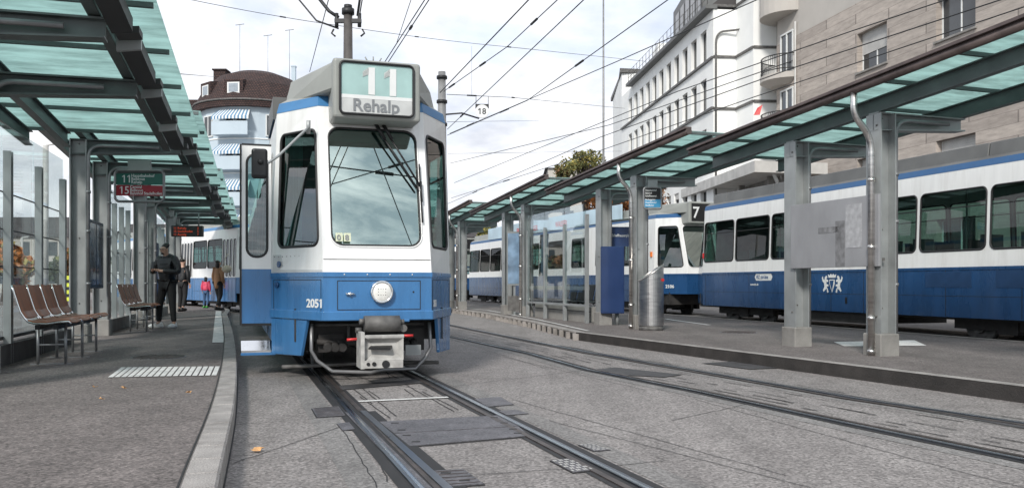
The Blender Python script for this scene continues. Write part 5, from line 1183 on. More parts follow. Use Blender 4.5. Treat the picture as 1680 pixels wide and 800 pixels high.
# far corner block of the white building
e0 = w0+Vector((-.0,0)); 
cb0 = PD(1019, 300, 76).xy; cb1 = w0.copy()
facade(WB, cb0, cb1, 0, 18.9, [(8.3,10.4),(11.5,13.6),(14.8,17.0)], [.55, (cb1-cb0).length-.7] if (cb1-cb0).length > 2 else [(cb1-cb0).length/2], 'wplaster', .7, depth=.2, frame='undl', sill=False, name='corner_block')
q = MB(); q.prism([(cb0.x-.25,cb0.y-.2),(cb1.x-.2,cb1.y-.3),(cb1.x+4.5,cb1.y+.6),(cb1.x+4.5,cb1.y+8),(cb0.x,cb0.y+8)], 18.9, 19.25); q.build('corner_roof', 'undl', WB, world=True)
q = MB(); q.prism([(cb1.x,cb1.y),(cb1.x+3,cb1.y+.01),(cb1.x+3,cb1.y+8),(cb0.x+.1,cb0.y+7)], 0, 18.88); q.build('corner_side', 'wplaster', WB, world=True)
# concrete canopy and dark arcade under the white building
CN = thing('concrete_canopy', 'big pale concrete canopy behind the number 7 tram', 'canopy', (12, 42, 0), 0)
a = PD(1238, 282, 41); b = PD(1083, 337, 62); 
q = MB(); off3 = Vector((7,1.5,0)); up_ = Vector((0,0,.55))
q.hexa([a, a+off3, b+off3, b, a+up_, a+off3+up_, b+off3+up_, b+up_]); q.build('canopy_slab', 'wconc', CN, world=True)
q = MB(); a2 = a+Vector((1.8,.3,0)); b2 = b+Vector((1.8,.3,0)); q.face([(b2.x,b2.y,0),(a2.x,a2.y,0),(a2.x,a2.y,a.z),(b2.x,b2.y,b.z)]); q.build('back_wall', 'conc', CN, world=True)
for f in (.08,.3,.52,.74,.95):
    p = a.lerp(b, f)+Vector((1.4,.2,0)); q = MB(); q.box(p.x-.14,p.x+.14,p.y-.14,p.y+.14,0,p.z); q.build('pillar', 'conc', CN, world=True)
q = MB(); p = PD(1262,268,42); r_ = PD(1276,300,42); q.tube([p, r_], .09, 10); p = PD(1276,262,42.5); r_ = PD(1285,300,42.5); q.tube([p, r_], .07, 10); o = q.build('white_strut', 'signwhite'); tag(o, 'white diagonal steel struts beside the round balcony corner', 'strut')
# ---- round pale building, left
RC = Vector((-23.6, 79.0)); rad = 5.0
RB = thing('round_building', 'pale blue round-fronted house with a brown tiled mansard roof', 'building', (RC.x, RC.y, 0), 0)
q = MB(); n = 30; arc = [(RC.x+rad*math.cos(2*math.pi*k/n), RC.y+rad*math.sin(2*math.pi*k/n)) for k in range(n)]
for k in range(n): a, b = arc[k], arc[(k+1)%n]; q.face([a+(0,), b+(0,), b+(16.6,), a+(16.6,)], True)
q.build('wall', 'bplaster', RB, world=True)
q = MB(); q.box(RC.x-7.6, RC.x-.5, RC.y+1.4, RC.y+14, 0, 16.4); q.box(RC.x+.5, RC.x+11, RC.y+1.0, RC.y+14, 0, 16.4); q.build('side_wing', 'bplaster', RB, world=True)
def ringpts(r, z): return [(RC.x+r*math.cos(2*math.pi*k/n), RC.y+r*math.sin(2*math.pi*k/n), z) for k in range(n)]
q = MB(); prof = [(rad+.55,16.35),(rad+.6,16.75),(rad+.25,17.4),(rad-.45,18.7),(rad-1.6,19.7),(rad-3.0,20.25),(.1,20.5)]
for (ra,za),(rb2,zb2) in zip(prof[:-1], prof[1:]):
    A, B = ringpts(ra,za), ringpts(rb2,zb2)
    for k in range(n): q.face([A[k],A[(k+1)%n],B[(k+1)%n],B[k]], True)
q.face(ringpts(rad+.55,16.35)[::-1]); q.build('roof', 'tiles', RB, world=True)
q = MB(); q.tube(ringpts(rad+.62,16.9), .09, 6, closed=True)
q.build('roof_gutter', 'undl', RB, world=True)
q = MB(); q.hexa([(RC.x-8.0,RC.y+1.1,16.3),(RC.x-1,RC.y+1.1,16.3),(RC.x-1,RC.y+14,16.3),(RC.x-8,RC.y+14,16.3),(RC.x-6.3,RC.y+2.6,18.3),(RC.x-1,RC.y+2.6,18.3),(RC.x-1,RC.y+13,18.3),(RC.x-6.3,RC.y+13,18.3)]); q.build('wing_roof', 'tiles', RB, world=True)
for z in (13.6, 10.6, 7.5, 4.4):
    q = MB(); q.tube(ringpts(rad+.03, z), .06, 4, closed=True); q.build('string_course', 'wplaster', RB, world=True)
def onround(ang, r, z): a = R(ang); return Vector((RC.x+r*math.sin(a), RC.y-r*math.cos(a), z))
for zi, z in enumerate((14.0, 11.0, 7.9, 4.9)):
    for ang in (-38, 32):
        c_ = onround(ang, rad+.04, z+.8); t_ = Vector((math.cos(R(ang)), math.sin(R(ang)), 0)); nn = Vector((math.sin(R(ang)), -math.cos(R(ang)), 0)); h_, w_ = .95, .62
        q = MB(); q.hexa([c_-t_*w_-Vector((0,0,h_))-nn*.2, c_+t_*w_-Vector((0,0,h_))-nn*.2, c_+t_*w_-Vector((0,0,h_))+nn*.03, c_-t_*w_-Vector((0,0,h_))+nn*.03, c_-t_*w_+Vector((0,0,h_))-nn*.2, c_+t_*w_+Vector((0,0,h_))-nn*.2, c_+t_*w_+Vector((0,0,h_))+nn*.03, c_-t_*w_+Vector((0,0,h_))+nn*.03])
        w = q.build('window', 'signwhite', RB, world=True)
        q = MB()
        for s_ in (-1, 1):
            a = c_+t_*(s_*.30)+nn*.04; q.face([a-t_*.24-Vector((0,0,.85)), a+t_*.24-Vector((0,0,.85)), a+t_*.24+Vector((0,0,.85)), a-t_*.24+Vector((0,0,.85))])
        q.build('pane', 'bwin', w, world=True)
    # balcony with striped awning
    angs = list(range(-23, 13, 4)); q = MB()
    A = [onround(a, rad+.05, z-.2) for a in angs]; B = [onround(a, rad+.95, z-.2) for a in angs]
    for k in range(len(angs)-1):
        q.face([A[k],B[k],B[k+1],A[k+1]]); q.face([B[k],B[k+1],B[k+1]+Vector((0,0,1.15)),B[k]+Vector((0,0,1.15))])
    bal = q.build('balcony', 'bplaster', RB, world=True)
    q = MB(); a, b = onround(-14, rad+.06, z+.3), onround(6, rad+.06, z+.3); q.face([a,b,b+Vector((0,0,1.6)),a+Vector((0,0,1.6))]); q.build('balcony_window', 'bwin', RB, world=True)
    for par in (0, 1):
        q = MB()
        for k in range(22):
            if k % 2 != par: continue
            a0_, a1_ = -22+k*1.45, -22+(k+1)*1.45
            q.face([onround(a0_,rad+.08,z+2.1), onround(a0_,rad+1.1,z+1.35), onround(a1_,rad+1.1,z+1.35), onround(a1_,rad+.08,z+2.1)]); q.face([onround(a0_,rad+1.1,z+1.35), onround(a0_,rad+1.1,z+1.1), onround(a1_,rad+1.1,z+1.1), onround(a1_,rad+1.1,z+1.35)])
        q.build('awning', ['signwhite', 'awnblue'][par] if False else (M['signwhite'] if par else mat('awning_blue', (.12,.24,.38), .8)), RB, world=True)
for ang in (-42, -6):     # dormers
    t_ = Vector((math.cos(R(ang)), math.sin(R(ang)), 0)); nn = Vector((math.sin(R(ang)), -math.cos(R(ang)), 0)); c_ = onround(ang, rad+.1, 18.0); back = -nn*2.0; U = Vector((0,0,1))
    q = MB(); q.hexa([c_-t_*.85-U*.85, c_+t_*.85-U*.85, c_+t_*.85-U*.85+back, c_-t_*.85-U*.85+back, c_-t_*.85+U*.7, c_+t_*.85+U*.7, c_+t_*.85+U*1.0+back, c_-t_*.85+U*1.0+back]); d_ = q.build('dormer', 'tiles', RB, world=True)
    q = MB(); c2 = c_+nn*.04; q.face([c2-t_*.55-U*.5, c2+t_*.55-U*.5, c2+t_*.55+U*.45, c2-t_*.55+U*.45]); q.build('dormer_window', 'signwhite', d_, world=True)
    q = MB(); c2 = c_+nn*.05; q.face([c2-t_*.42-U*.4, c2+t_*.42-U*.4, c2+t_*.42+U*.35, c2-t_*.42+U*.35]); q.build('pane', mat('pale_pane', (.3,.34,.38), .2) , d_, world=True)
q = MB(); c_ = Vector((RC.x-6.5, RC.y+1.6, 17.1)); q.box(c_.x-.9,c_.x+.9,c_.y-1.2,c_.y+1,16.4,18.1); q.build('dormer', 'tiles', RB, world=True)
for dx_, z0, z1, r_ in ((-3.3,19.4,20.6,.55),(3.4,19,21.0,.18)):
    q = MB(); q.box(RC.x+dx_-r_, RC.x+dx_+r_, RC.y-r_, RC.y+r_, z0, z1); q.box(RC.x+dx_-r_*1.2, RC.x+dx_+r_*1.2, RC.y-r_*1.2, RC.y+r_*1.2, z1, z1+.12); q.build('chimney', 'bplaster' if r_ < .3 else 'tiles', RB, world=True)
for dx_, z1 in ((-1.6,25.0),(1.0,24.0),(3.0,24.5)):
    q = MB(); q.tube([(RC.x+dx_,RC.y,19.9),(RC.x+dx_,RC.y,z1)], .022, 5); q.tube([(RC.x+dx_-.4,RC.y,z1-.1),(RC.x+dx_+.4,RC.y,z1)], .03, 4); q.build('aerial', 'mastl', RB, world=True)
ltr = onround(-47, rad+.25, 11.2)
text('er', 2.0, onround(-60, rad+.5, 12.2), (math.cos(R(-50)), math.sin(R(-50)), 0), (0,0,1), mat('letter_blue', (.35,.5,.6), .5), RB, ext=.08, world=True, name='roof_lettering', bold=.03)
# ---- far low buildings closing the horizon
def lowb(x0, x1, y, h, m, label, rm='slate', dep=8, z0=0, flat=False):
    t = thing('far_building', label, 'building', ((x0+x1)/2, y, 0), 0); w = x1-x0
    q = MB(); q.box(-w/2, w/2, 0, dep, 0, h); q.build('wall', m, t)
    rh_ = .25 if flat else 2.4
    q = MB(); q.hexa([(-w/2-.3,-.3,h),(w/2+.3,-.3,h),(w/2+.3,dep+.3,h),(-w/2-.3,dep+.3,h),(-w/2+1.5,dep*.4,h+rh_),(w/2-1.5,dep*.4,h+rh_),(w/2-1.5,dep*.6,h+rh_),(-w/2+1.5,dep*.6,h+rh_)]); q.build('roof', rm, t)
    nx = max(int(w/2.6), 1)
    for r_ in range(int(h/3)):
        for k in range(nx):
            xx = -w/2+w*(k+.5)/nx; q = MB(); q.box(xx-.5, xx+.5, -.04, .02, 1+3*r_, 2.5+3*r_); wn = q.build('window', 'bwin', t)
lowb(-66,-48, 92, 6.0, 'plaster', 'far low house with a dark roof behind the nearest glass wall, at the left edge')
lowb(-46,-37, 96, 5.5, 'wplaster', 'far white house behind the left glass wall, right of the dark-roofed house')
lowb(-35,-31.5, 88, 9.0, 'plaster', 'far beige house seen behind the second row of seats')
lowb(-16,-4, 110, 7.0, 'plaster', 'far beige building hidden behind the main tram')
lowb(-3.2,1.6, 92, 5.6, 'wplaster', 'far pale building behind the farthest tram on the right', flat=True)
lowb(3.7,8.0, 88, 12.9, 'plaster', 'grey-brown block with a flat roof behind the wide green tree', flat=True)
# ---- trees
def tree(name, label, x, y, h, cr, m, trunk=.16, n=2600, ls=.22, cz=None, nc=15, seed=1, squash=.75, m2=None, group=None):
    rng = random.Random(seed); t = thing(name, label, 'tree', (x,y,0), 0, group); cz = cz or h-cr*squash
    q = MB(); q.tube([(0,0,-.1),(.05,.03,cz*.5),(0,.05,cz)], [trunk, trunk*.8, trunk*.5] , 8); tk = q.build('trunk', 'bark', t)
    cl = []; lb_ = MB()
    for k in range(nc):
        while True:
            v = Vector((rng.uniform(-1,1), rng.uniform(-1,1), rng.uniform(-1,1)))
            if v.length < 1: break
        v = v*.82; c = Vector((v.x*cr, v.y*cr, cz+v.z*cr*squash)); cl.append((c, cr*rng.uniform(.25,.45)*(15/nc)**.6))
        lb_.tube([(0,0,cz*rng.uniform(.45,.8)), (c.x*.5,c.y*.5,(cz+c.z)/2), tuple(c)], [trunk*.35, trunk*.2, trunk*.07], 5)
    lb_.build('limbs', 'bark', t)
    for mm, frac in ((m, .7), (m2 or m, .3)):
        q = MB()
        for k in range(int(n*frac)):
            c, r_ = rng.choice(cl); v = Vector((rng.gauss(0,1), rng.gauss(0,1), rng.gauss(0,1))).normalized()*r_*rng.uniform(.35,1.1)
            p = c+v; a = Vector((rng.uniform(-1,1), rng.uniform(-1,1), rng.uniform(-1,1))).normalized(); b = a.cross(Vector((rng.uniform(-1,1), rng.uniform(-1,1), rng.uniform(-1,1)))).normalized(); s_ = ls*rng.uniform(.5,1.2)
            q.face([p-a*s_, p+b*s_*.6, p+a*s_, p-b*s_*.6])
        q.build('crown', mm, t)
def ptree(px, ptop, d, rpx, m, label, seed, **k):
    p = PD(px, ptop, d); tree('autumn_tree' if m in ('leafo','leafb') else 'tree', label, p.x, p.y, p.z, rpx/F*d, m, seed=seed, **k)
ptree(6, 398, 42, 48, 'leafo', 'orange autumn tree seen through the nearest glass pane', 2, m2='leafy', n=3500)
ptree(95, 424, 60, 26, 'leafd', 'dark green tree between the first and second glass wall posts', 3, m2='leafg')
ptree(135, 405, 55, 30, 'leafb', 'brownish tree directly behind the four brown seats', 4, m2='leafg')
ptree(215, 395, 52, 30, 'leafd', 'tall dark tree behind the second row of seats', 5, m2='leafg')
ptree(255, 410, 58, 26, 'leafg', 'green tree far behind the man in black', 12, m2='leafb')
ptree(-60, 400, 45, 50, 'leafb', 'brown autumn tree at the far left, cut by the picture edge', 6)
ptree(800, 374, 60, 20, 'leafg', 'small bright green tree above the far tram roofs', 7, n=1500, m2='leafy')
ptree(962, 246, 62, 46, 'leafg', 'wide green tree rising over the right shelter roof', 8, m2='leafy', n=2300, squash=.55, ls=.13, nc=46)
ptree(925, 266, 66, 18, 'leafg', 'small green tree top left of the wide green tree', 13, m2='leafb', n=900, ls=.17)
ptree(1076, 100, 82, 12, 'leafd', 'tiny rooftop shrub on the white building', 14, n=500, ls=.15)
# brown autumn hedge behind the roof boards
t = thing('autumn_hedge', 'rust-brown autumn foliage seen between the island shelter posts', 'hedge', (5.5,40,0), 0); rng = random.Random(9); q = MB(); q2 = MB()
for k in range(6500):
    p = PD(rng.uniform(968,1086), 0, rng.uniform(38,42)); p.z = rng.uniform(3.2, 5.6+.5*math.sin(p.x*2.2)); p.x += rng.gauss(0,.15); a = Vector((rng.uniform(-1,1), rng.uniform(-1,1), rng.uniform(-1,1))).normalized(); b = a.cross(Vector((0,.3,1))).normalized(); s_ = rng.uniform(.05,.14)
    (q if rng.random() < .7 else q2).face([p-a*s_, p+b*s_*.6, p+a*s_, p-b*s_*.6])
q.build('leaves', 'leafb', t, world=True); q2.build('leaves', 'leafo', t, world=True)
q = MB()
for px in range(975, 1086, 12): p = PD(px, 400, 40); q.tube([(p.x,p.y,0),(p.x+.1,p.y,5)], .04, 5)
q.build('stems', 'bark', t, world=True)
# striped yellow warning post and white poles across the left street
p = PD(109, 472, 34); o = thing('warning_post', 'yellow and black striped traffic post behind the left glass wall', 'post', (p.x,p.y,0), 0)
q = MB(); q.box(-.22,.22,-.05,.05,.35,1.35); q.build('panel', 'yellow', o); q = MB()
for z in (.5,.78,1.06): q.box(-.223,.223,-.053,.053,z,z+.13)
q.build('stripe', 'black', o); q = MB(); q.tube([(0,0,0),(0,0,.35)], .05, 6); q.build('leg', 'mastl', o)
for px, d, h, lab in ((75,40,7.5,'thick pale pole behind the second glass pane'),(121,46,6.5,'thin pale pole behind the third glass pane'),(36,48,3.6,'short pale lamp pole behind the nearest glass pane')):
    p = PD(px, 400, d); q = MB(); q.tube([(0,0,0),(0,0,h)], .13 if px == 75 else .07, 8); q.tube([(0,0,h),(0.4,0,h+.06)], .04, 6); o = q.build('street_pole', 'wconc'); o.location = (p.x,p.y,0); tag(o, lab, 'pole')
# ================================================================== MASTS AND WIRES
def mast(px, ytop, d, w, label, m, z0=0, w1=None):
    p = PD(px, ytop, d); t = thing('catenary_mast', label, 'mast', (p.x,p.y,0), 0); r_ = w/2/F*d
    q = MB(); q.tube([(0,0,z0),(0,0,p.z*.5),(0,0,p.z)], [r_*1.15, r_*1.08, r_*.82], 16); q.build('pole', m, t); return t, p
t, p = mast(571, 16, 27, 17, 'dark tapered mast rising behind the tram sign', 'mast')
q = MB(); q.cyl((0,0), .20, p.z-.15, p.z+.02, 12); q.cyl((0,0), .13, p.z+.02, p.z+.14, 12); q.box(-.42,.42,-.06,.06,p.z-.42,p.z-.3); 
for s in (-1,1): q.tube([(s*.36,0,p.z-.55),(s*.36,0,p.z-.12)], .06, 8); q.tube([(s*.45,0,p.z-.62),(s*.52,0,p.z-.75),(s*.4,0,p.z-.85)], .03, 6)
q.build('head', 'wire', t)
q = MB(); q.tube([(-.3,0,p.z-.25),(-.6,0,p.z-.05),(-1.5,.3,p.z+1.1)], .055, 8); q.tube([(-.3,0,p.z-.6),(-1.0,0,p.z-.35),(-2.2,.3,p.z+1.1)], .03, 6); q.tube([(.3,0,p.z-.2),(.55,0,p.z+1.6)], .04, 6); q.tube([(.38,0,p.z-.1),(.66,0,p.z+1.6)], .02, 6); q.build('cantilever', 'wire', t)
t, p = mast(725, 118, 30, 15, 'grey steel mast right of the main tram', 'mastl')
q = MB(); 
for z in (p.z-.25, p.z-1.1, p.z-1.9): q2 = MB(); q2.tube([(0,0,z),(0,0,z+.1)], .19, 14); q2.build('clamp', 'wire', t)
q.tube([(.1,0,p.z-1.5),(.7,0,p.z-1.45),(1.3,.2,p.z-1.6)], .03, 6); q.build('bracket', 'wire', t)
t, p = mast(990, -40, 60, 3.2, 'very thin tall pole above the right shelter roof', 'mastl')
def wire(label, pts, r=.010, z=None, sag=0.0, fit=(), m='wire'):
    """pts: (px, py, z) with z = real height, or (px, py, None, depth)"""
    P = [q if isinstance(q, Vector) else G(q[0], q[1], q[2]) if len(q) == 3 else PD(q[0], q[1], q[3]) for q in pts]; Q = []
    for a, b in zip(P[:-1], P[1:]):
        n = 10
        for k in range(n): f = k/n; c = a.lerp(b, f); c.z -= sag*4*f*(1-f); Q.append(c)
    Q.append(P[-1]); o0 = Q[0]; mb = MB(); mb.tube([q-o0 for q in Q], r*.85, 6)
    for f, L_ in fit:
        i = min(int(f*(len(Q)-1)), len(Q)-2); a = Q[i]; d = (Q[i+1]-a).normalized(); mb.tube([a-o0, a-o0+d*L_*.7], r*2.1, 8)
    o = mb.build('overhead_wire', m); o.location = o0; tag(o, label, 'wire', 'overhead tram wires'); return o
wire('left one of the pair of contact wires dropping behind the tram sign', [Vector((2.6,-24,5.6)),Vector((.4,2,5.6)),(702,-8,5.6),(630,104,5.6)], .012, fit=((.62,.3),))
wire('right one of the pair of contact wires dropping behind the tram sign', [Vector((2.9,-24,5.6)),Vector((.55,2,5.6)),(709,-8,5.6),(637,102,5.6)], .012, fit=((.55,.25),(.8,.25)))
wire('thin single wire joining the contact wire pair from above', [(677,-8,6.2),(651,70,6.0)], .008)
wire('long span wire crossing behind the dark mast from upper left', [(285,-6,None,26),(560,43,None,30),(832,77,None,36)], .011, fit=((.3,.3),(.7,.25)), sag=.05)
wire('span wire continuing to the white building at right', [(832,77,None,36),(1060,101,None,52)], .013, fit=((.02,.5),))
wire('thin wire from the picture top down to the left of the dark mast', [(541,-8,None,14),(508,118,None,22)], .010)
wire('steep dark wire from the top centre to the grey mast', [Vector((9,-16,5.7)),(873,-6,5.7),(722,152,5.7)], .014)
wire('wire crossing the span wire towards the grey mast, with an insulator', [Vector((-7,-14,5.9)),(921,-6,5.9),(832,77,5.9),(728,150,5.9)], .011, fit=((.47,.5),(.78,.5),(.95,.6)))
wire('wire passing left of the 18 sign to the grey mast', [(964,-6,5.9),(734,212,5.9)], .012, fit=((.88,.7),))
wire('upper wire of the two behind the 18 sign', [Vector((-9,-6,5.9)),(1100,-3,5.9),(865,165,5.9),(734,222,5.9)], .012, fit=((.5,.7),(.75,.8)))
wire('lower wire of the two behind the 18 sign', [(1260,-8,6.2),(1010,102,6.2),(738,219,6.2)], .012, fit=((.93,.8),))
wire('level span wire carrying the 18 sign', [(733,155,None,30),(840,160,None,32),(1025,178,None,60)], .013, fit=((.17,.6),(.5,.5)))
wire('fine drop wire from the span wire to the 18 sign line', [(774,76,None,34),(774,157,None,31)], .006)
wire('long wire above the right shelter, upper one', [(1570,-6,5.6),(1395,52,5.6),(1112,150,5.6),(745,300,5.6)], .012)
wire('long wire above the right shelter, middle one', [(1660,-6,5.5),(1300,112,5.5),(985,225,5.5),(735,334,5.5)], .013, fit=((.93,1.2),))
wire('long wire above the right shelter, lower one', [(1700,5,5.3),(1460,85,5.3),(1235,160,5.3),(985,247,5.3),(740,325,5.3)], .012, fit=((.88,1.0),))
wire('faint wire low over the far island roofs', [(1300,100,6.5),(1000,205,6.5),(738,268,6.5)], .014)
wire('faint level wire crossing the sky right of the tram', [(735,252,None,45),(1020,248,None,70)], .012)
wire('short wire from the left picture side behind the glass roof', [(290,121,None,24),(352,126,None,60)], .016)
wire('thin stay wire from the grey mast towards the right shelter', [(733,200,None,30),(884,198,None,60)], .01)
wire('cross span wire over the road, mirrored in the windscreen', [Vector((-8,3.2,6.3)), Vector((10,6.6,6.1))], .016, fit=((.46,1.2),(.52,.5)))
wire('slanting wire over the road, mirrored in the windscreen', [Vector((-3,1.0,5.9)), Vector((7,12.0,6.0))], .012, fit=((.4,.4),))
wire('second slanting wire over the road, mirrored in the windscreen', [Vector((4.5,1.0,5.8)), Vector((-2.5,9.5,5.9))], .012)
# 18 sign
c = PD(791, 183, 20); t = thing('tram_stop_sign', 'small round white sign reading 18 hanging from the wires', 'sign', c, 0); k_ = 20/F
q = MB(); q.box(-11*k_,11*k_,-.02,.02,5*k_,12*k_); q.tube([(-10*k_,0,12*k_),(-10*k_,0,24*k_)], .008, 6); q.tube([(10*k_,0,12*k_),(10*k_,0,24*k_)], .008, 6); q.build('hanger', 'black', t)
q = MB(); q.tube([(0,-.03,0),(0,.01,0)], 11*k_, 28); q.build('disc', 'signwhite', t)
text('18', 13.5*k_, (0,-.034,-4.6*k_), (1,0,0), (0,0,1), 'black', t, bold=.002, align='CENTER', name='number')
# ================================================================== PEOPLE
def grow(name, V, E, Rd, m, parent, sub=2, root=0):
    me = bpy.data.meshes.new(name); me.from_pydata([tuple(v) for v in V], E, []); o = bpy.data.objects.new(name, me); COL.objects.link(o)
    md = o.modifiers.new('skin', 'SKIN'); md.use_smooth_shade = True
    sv = me.skin_vertices[0].data if me.skin_vertices else None
    for i, r_ in enumerate(Rd): sv[i].radius = (r_, r_) if not isinstance(r_, tuple) else r_
    sv[root].use_root = True
    s = o.modifiers.new('sub', 'SUBSURF'); s.levels = sub; s.render_levels = sub
    dg = bpy.context.evaluated_depsgraph_get(); nm = bpy.data.meshes.new_from_object(o.evaluated_get(dg)); bpy.data.objects.remove(o); bpy.data.meshes.remove(me)
    nm.name = name; nm.materials.clear(); nm.materials.append(M[m])
    for p in nm.polygons: p.use_smooth = True
    r = bpy.data.objects.new(name, nm); COL.objects.link(r); r.parent = parent; return r
def person(label, loc_, rz, J, mats, h=1.75, long_coat=0, hair='short', hood=False, extra=None):
    """J: joints in metres for a 1.75 m person facing -Y"""
    t = thing('person', label, 'person', loc_, rz); k = h/1.75
    D = dict(pel=(0,0,.95), belly=(0,0,1.08), chest=(0,0,1.28), neck=(0,0,1.47), head=(0,-.01,1.56), crown=(0,.0,1.66), shl=(-.17,0,1.41), shr=(.17,0,1.41), ell=(-.23,.02,1.14), elr=(.23,.02,1.14), wrl=(-.22,-.05,.90), wrr=(.22,-.05,.90), hil=(-.09,0,.90), hir=(.09,0,.90), knl=(-.11,-.02,.50), knr=(.11,-.02,.50), anl=(-.12,.02,.09), anr=(.12,.02,.09))
    D.update(J); D = {a: Vector(b)*k for a, b in D.items()}
    # body: one continuous surface incl. five-fingered hands
    V = []; E = []; Rd = []; ix = {}
    def add(nm, p, r_, par=None):
        V.append(Vector(p)); Rd.append(r_*k); ix[nm] = len(V)-1
        if par is not None: E.append((ix[par], ix[nm]))
    add('pel', D['pel'], .115); add('belly', D['belly'], .105, 'pel'); add('chest', D['chest'], .12, 'belly'); add('neck', D['neck'], .052, 'chest'); add('head', D['head'], .07, 'neck'); add('mid', D['head'].lerp(D['crown'], .5)+Vector((0,-.008,0)), .082, 'head'); add('crown', D['crown'], .070, 'mid')
    for s in 'lr':
        add('sh'+s, D['sh'+s], .052, 'chest'); add('el'+s, D['el'+s], .042, 'sh'+s); add('wr'+s, D['wr'+s], .027, 'el'+s)
        d = (D['wr'+s]-D['el'+s]).normalized(); d = Vector(J.get('hd'+s, d)).normalized(); side_ = Vector((1 if s == 'l' else -1, 0, 0)); pl = d.cross(side_).normalized(); side_ = pl.cross(d)
        add('pm'+s, D['wr'+s]+d*.055*k, .03, 'wr'+s)
        for fi, (o_, ln) in enumerate(((-.028,.062),(-.01,.075),(.01,.07),(.028,.055))):
            a = D['wr'+s]+d*.085*k+side_*o_*k; add(f'f{fi}a'+s, a, .0105, 'pm'+s); cu = pl*(-.45 if True else 0)
            add(f'f{fi}b'+s, a+(d+cu*.6).normalized()*ln*.55*k, .009, f'f{fi}a'+s); add(f'f{fi}c'+s, a+(d+cu*.6).normalized()*ln*.55*k+(d*.5+cu*1.6).normalized()*ln*.5*k, .0078, f'f{fi}b'+s)
        a = D['wr'+s]+d*.03*k-side_*.03*k; add('t1'+s, a, .013, 'wr'+s); add('t2'+s, a+(d-side_*.6).normalized()*.045*k, .010, 't1'+s)
        add('hi'+s, D['hi'+s], .09, 'pel'); add('kn'+s, D['kn'+s], .058, 'hi'+s); add('an'+s, D['an'+s], .038, 'kn'+s)
        tf = Vector(J.get('toe'+s, (0,-1,0))).normalized(); add('to'+s, D['an'+s]+tf*.13*k+Vector((0,0,-.05*k)), .03, 'an'+s)
    body = grow('body', V, E, Rd, 'skin', t, 2)
    up_ = (D['crown']-D['head']).normalized(); fw = Vector(J.get('face', (0,-1,0))).normalized(); rt2 = fw.cross(up_).normalized(); hc = D['head'].lerp(D['crown'], .45)
    mx = Matrix((rt2, -fw, up_)).transposed()
    q = MB(); q.ball(hc+fw*.088*k-up_*.005*k, .013*k, .022*k, .022*k, mx=mx); 
    for s in (-1,1): q.ball(hc+rt2*s*.083*k-up_*.01*k, .012*k, .02*k, .03*k, mx=mx)
    q.build('nose_and_ears', 'skin', body)
    q = MB()
    for s in (-1,1): q.ball(hc+fw*.082*k+rt2*s*.03*k+up_*.02*k, .014*k, .008*k, .009*k, mx=mx)
    q.box(0,0,0,0,0,0); q.ball(hc+fw*.083*k-up_*.042*k, .024*k, .006*k, .006*k, mx=mx); q.build('eyes_and_mouth', 'hair', body)
    q = MB(); q.ball(hc+up_*.052*k-fw*.032*k, .084*k, .082*k, .058*k, n=20, m=14, mx=mx)
    if hair == 'long':
        q.ball(hc-fw*.045*k-up_*.06*k, .085*k, .06*k, .14*k, n=16, m=12, mx=mx)
    if hair == 'short':
        for s in (-1,1): q.ball(hc+rt2*s*.070*k+up_*.01*k-fw*.005*k, .010*k, .03*k, .035*k, mx=mx)
        q.ball(hc+fw*.062*k-up_*.070*k, .040*k, .022*k, .020*k, mx=mx)
    q.build('hair', 'hair', t)
    # garments
    def garment(name, names, edges, radii, m, extra_pts=None):
        VV = [D[n] if isinstance(n, str) else Vector(n)*k for n in names]; return grow(name, VV, edges, [r_*k for r_ in radii], m, t, 2)
    lz = lambda a, b, f: tuple(D[a].lerp(D[b], f)/k)
    hem = Vector((0,0,-long_coat)) if long_coat else Vector((0,0,.0))
    pb_ = tuple((D['pel']/k)+hem+Vector((0,0,-.02)))
    N_ = ['chest','belly',pb_,'neck', lz('chest','neck',.55),'shl','ell',lz('ell','wrl',.9),'shr','elr',lz('elr','wrr',.9)]
    pf = mats.get('puff', 1.0)
    garment('jacket', N_, [(0,1),(1,2),(0,4),(4,3),(0,5),(5,6),(6,7),(0,8),(8,9),(9,10)], [.155*pf,.145*pf,.15*pf,.066,.10,.078*pf,.066*pf,.046*pf,.078*pf,.066*pf,.046*pf], mats['top'])
    N_ = ['pel','hil','knl',lz('knl','anl',.93),'hir','knr',lz('knr','anr',.93)]
    garment('trousers', N_, [(0,1),(1,2),(2,3),(0,4),(4,5),(5,6)], [.125,.105,.074,.052,.105,.074,.052], mats['legs'])
    for s in 'lr':
        tf = Vector(J.get('toe'+s, (0,-1,0))).normalized(); a = D['an'+s]; q = MB(); base = a+Vector((0,0,0))
        z0 = base.z-.09*k; rt3 = tf.cross(Vector((0,0,1))); P = []
        mxs = Matrix((rt3, -tf, Vector((0,0,1)))).transposed()
        q.ball(Vector((a.x,a.y,z0+.045*k))+tf*.055*k, .054*k, .15*k, .055*k, n=14, m=8, mx=mxs); q.ball(Vector((a.x,a.y,z0+.075*k))-tf*.02*k, .042*k, .06*k, .055*k, mx=mxs)
        q.build('shoe', mats['shoe'], t)
    return t, D, k
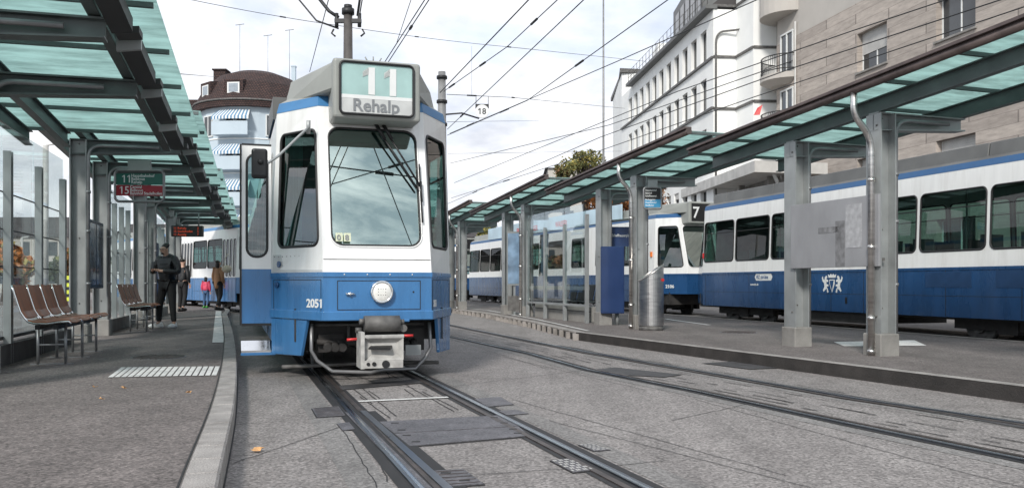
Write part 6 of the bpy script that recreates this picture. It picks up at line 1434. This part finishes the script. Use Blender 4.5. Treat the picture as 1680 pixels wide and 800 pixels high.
# man in black with a phone
p = G(275, 538, PZ)
t, D, k = person('bearded man in a black puffer jacket and white shoes looking at his phone', (p.x, p.y, PZ), R(-18),
    dict(pel=(0,0,.93), belly=(0,-.01,1.07), chest=(.0,.0,1.27), neck=(.0,-.03,1.47), head=(-.01,-.075,1.55), crown=(-.012,-.085,1.655), face=(-.25,-1,-.45),
         shl=(-.185,-.02,1.40), shr=(.185,.0,1.40), ell=(-.30,-.08,1.14), elr=(.31,-.03,1.13), wrl=(-.11,-.30,1.17), wrr=(.06,-.30,1.16), hdl=(.7,-.5,.25), hdr=(-.8,-.5,.2),
         hil=(-.09,0,.89), hir=(.09,0,.89), knl=(-.17,-.03,.50), knr=(.12,-.0,.50), anl=(-.20,-.02,.09), anr=(.14,.02,.09), toel=(-.75,-.65,0), toer=(.15,-1,0)),
    dict(top='cblack', legs='ctrous', shoe='cshoe', puff=1.12), h=1.74)
q = MB(); q.hexa([(-.075,-.40,1.195),(-.0,-.41,1.195),(-.0,-.402,1.19),(-.075,-.392,1.19),(-.075,-.37,1.33),(-.0,-.38,1.33),(-.0,-.372,1.325),(-.075,-.362,1.325)]); o = q.build('phone', 'black'); o.location = (p.x,p.y,PZ); o.rotation_euler = (0,0,R(-18)); tag(o, 'black phone held by the bearded man', 'phone')
q = MB(); q.tube([(-.09*k,-.15*k,1.605*k),(-.0,-.185*k,1.60*k),(.07*k,-.15*k,1.605*k)], .004, 5); q.build('glasses', 'black', t)
q = MB(); q.ball((0,.02,1.44*k), .13, .11, .075); q.build('collar', 'cblack', t)
# quilting rings of the jacket
q = MB()
for z, r_ in ((.98,.168),(1.06,.166),(1.14,.166),(1.22,.170),(1.30,.172)): q.tube([(r_*1.02*math.cos(R(a)), r_*.93*math.sin(R(a)), z*k) for a in range(0,360,20)], .005, 6, closed=True)
q.build('quilting', 'cblack', t)
p = G(300, 511, PZ); t_, D_, k_2 = person('person in dark clothes half hidden behind the bearded man', (p.x, p.y, PZ), R(160), dict(anl=(-.12,.15,.12), knl=(-.11,.02,.5)), dict(top='cblack', legs='ctrous', shoe='black', puff=1.0), h=1.72)
p = G(358, 509, PZ); t, D, k = person('woman in a tan coat walking towards the tram with a pale shoulder bag', (p.x, p.y, PZ), R(150), dict(anl=(-.1,.16,.12), knl=(-.1,-.02,.52), anr=(.1,-.16,.09), knr=(.1,-.10,.50)), dict(top='ctan', legs='ctrous', shoe='black', puff=1.0), h=1.70, long_coat=.22, hair='long')
q = MB(); q.ball((0,0,0), .17, .09, .13); q.tube([(-.12,0,.05),(-.05,0,.35),(.05,0,.5)], .012, 6); o = q.build('shoulder_bag', 'bag'); pp = PD(372, 441, p.y-.3); o.location = pp; tag(o, 'pale shoulder bag carried by the woman in the tan coat', 'bag')
p = G(338, 505, PZ); t, D, k = person('small child in a pink puffer jacket beside the woman', (p.x, p.y, PZ), R(170), dict(anl=(-.1,.1,.1)), dict(top='cpink', legs='cjeans', shoe='cgreen', puff=1.25), h=1.16, hair='long')
p = G(382, 503, PZ); t, D, k = person('dark-clothed passenger stepping into the tram behind the woman', (p.x, p.y, PZ), R(200), dict(anl=(-.1,.2,.14)), dict(top='cblack', legs='ctrous', shoe='black'), h=1.6)
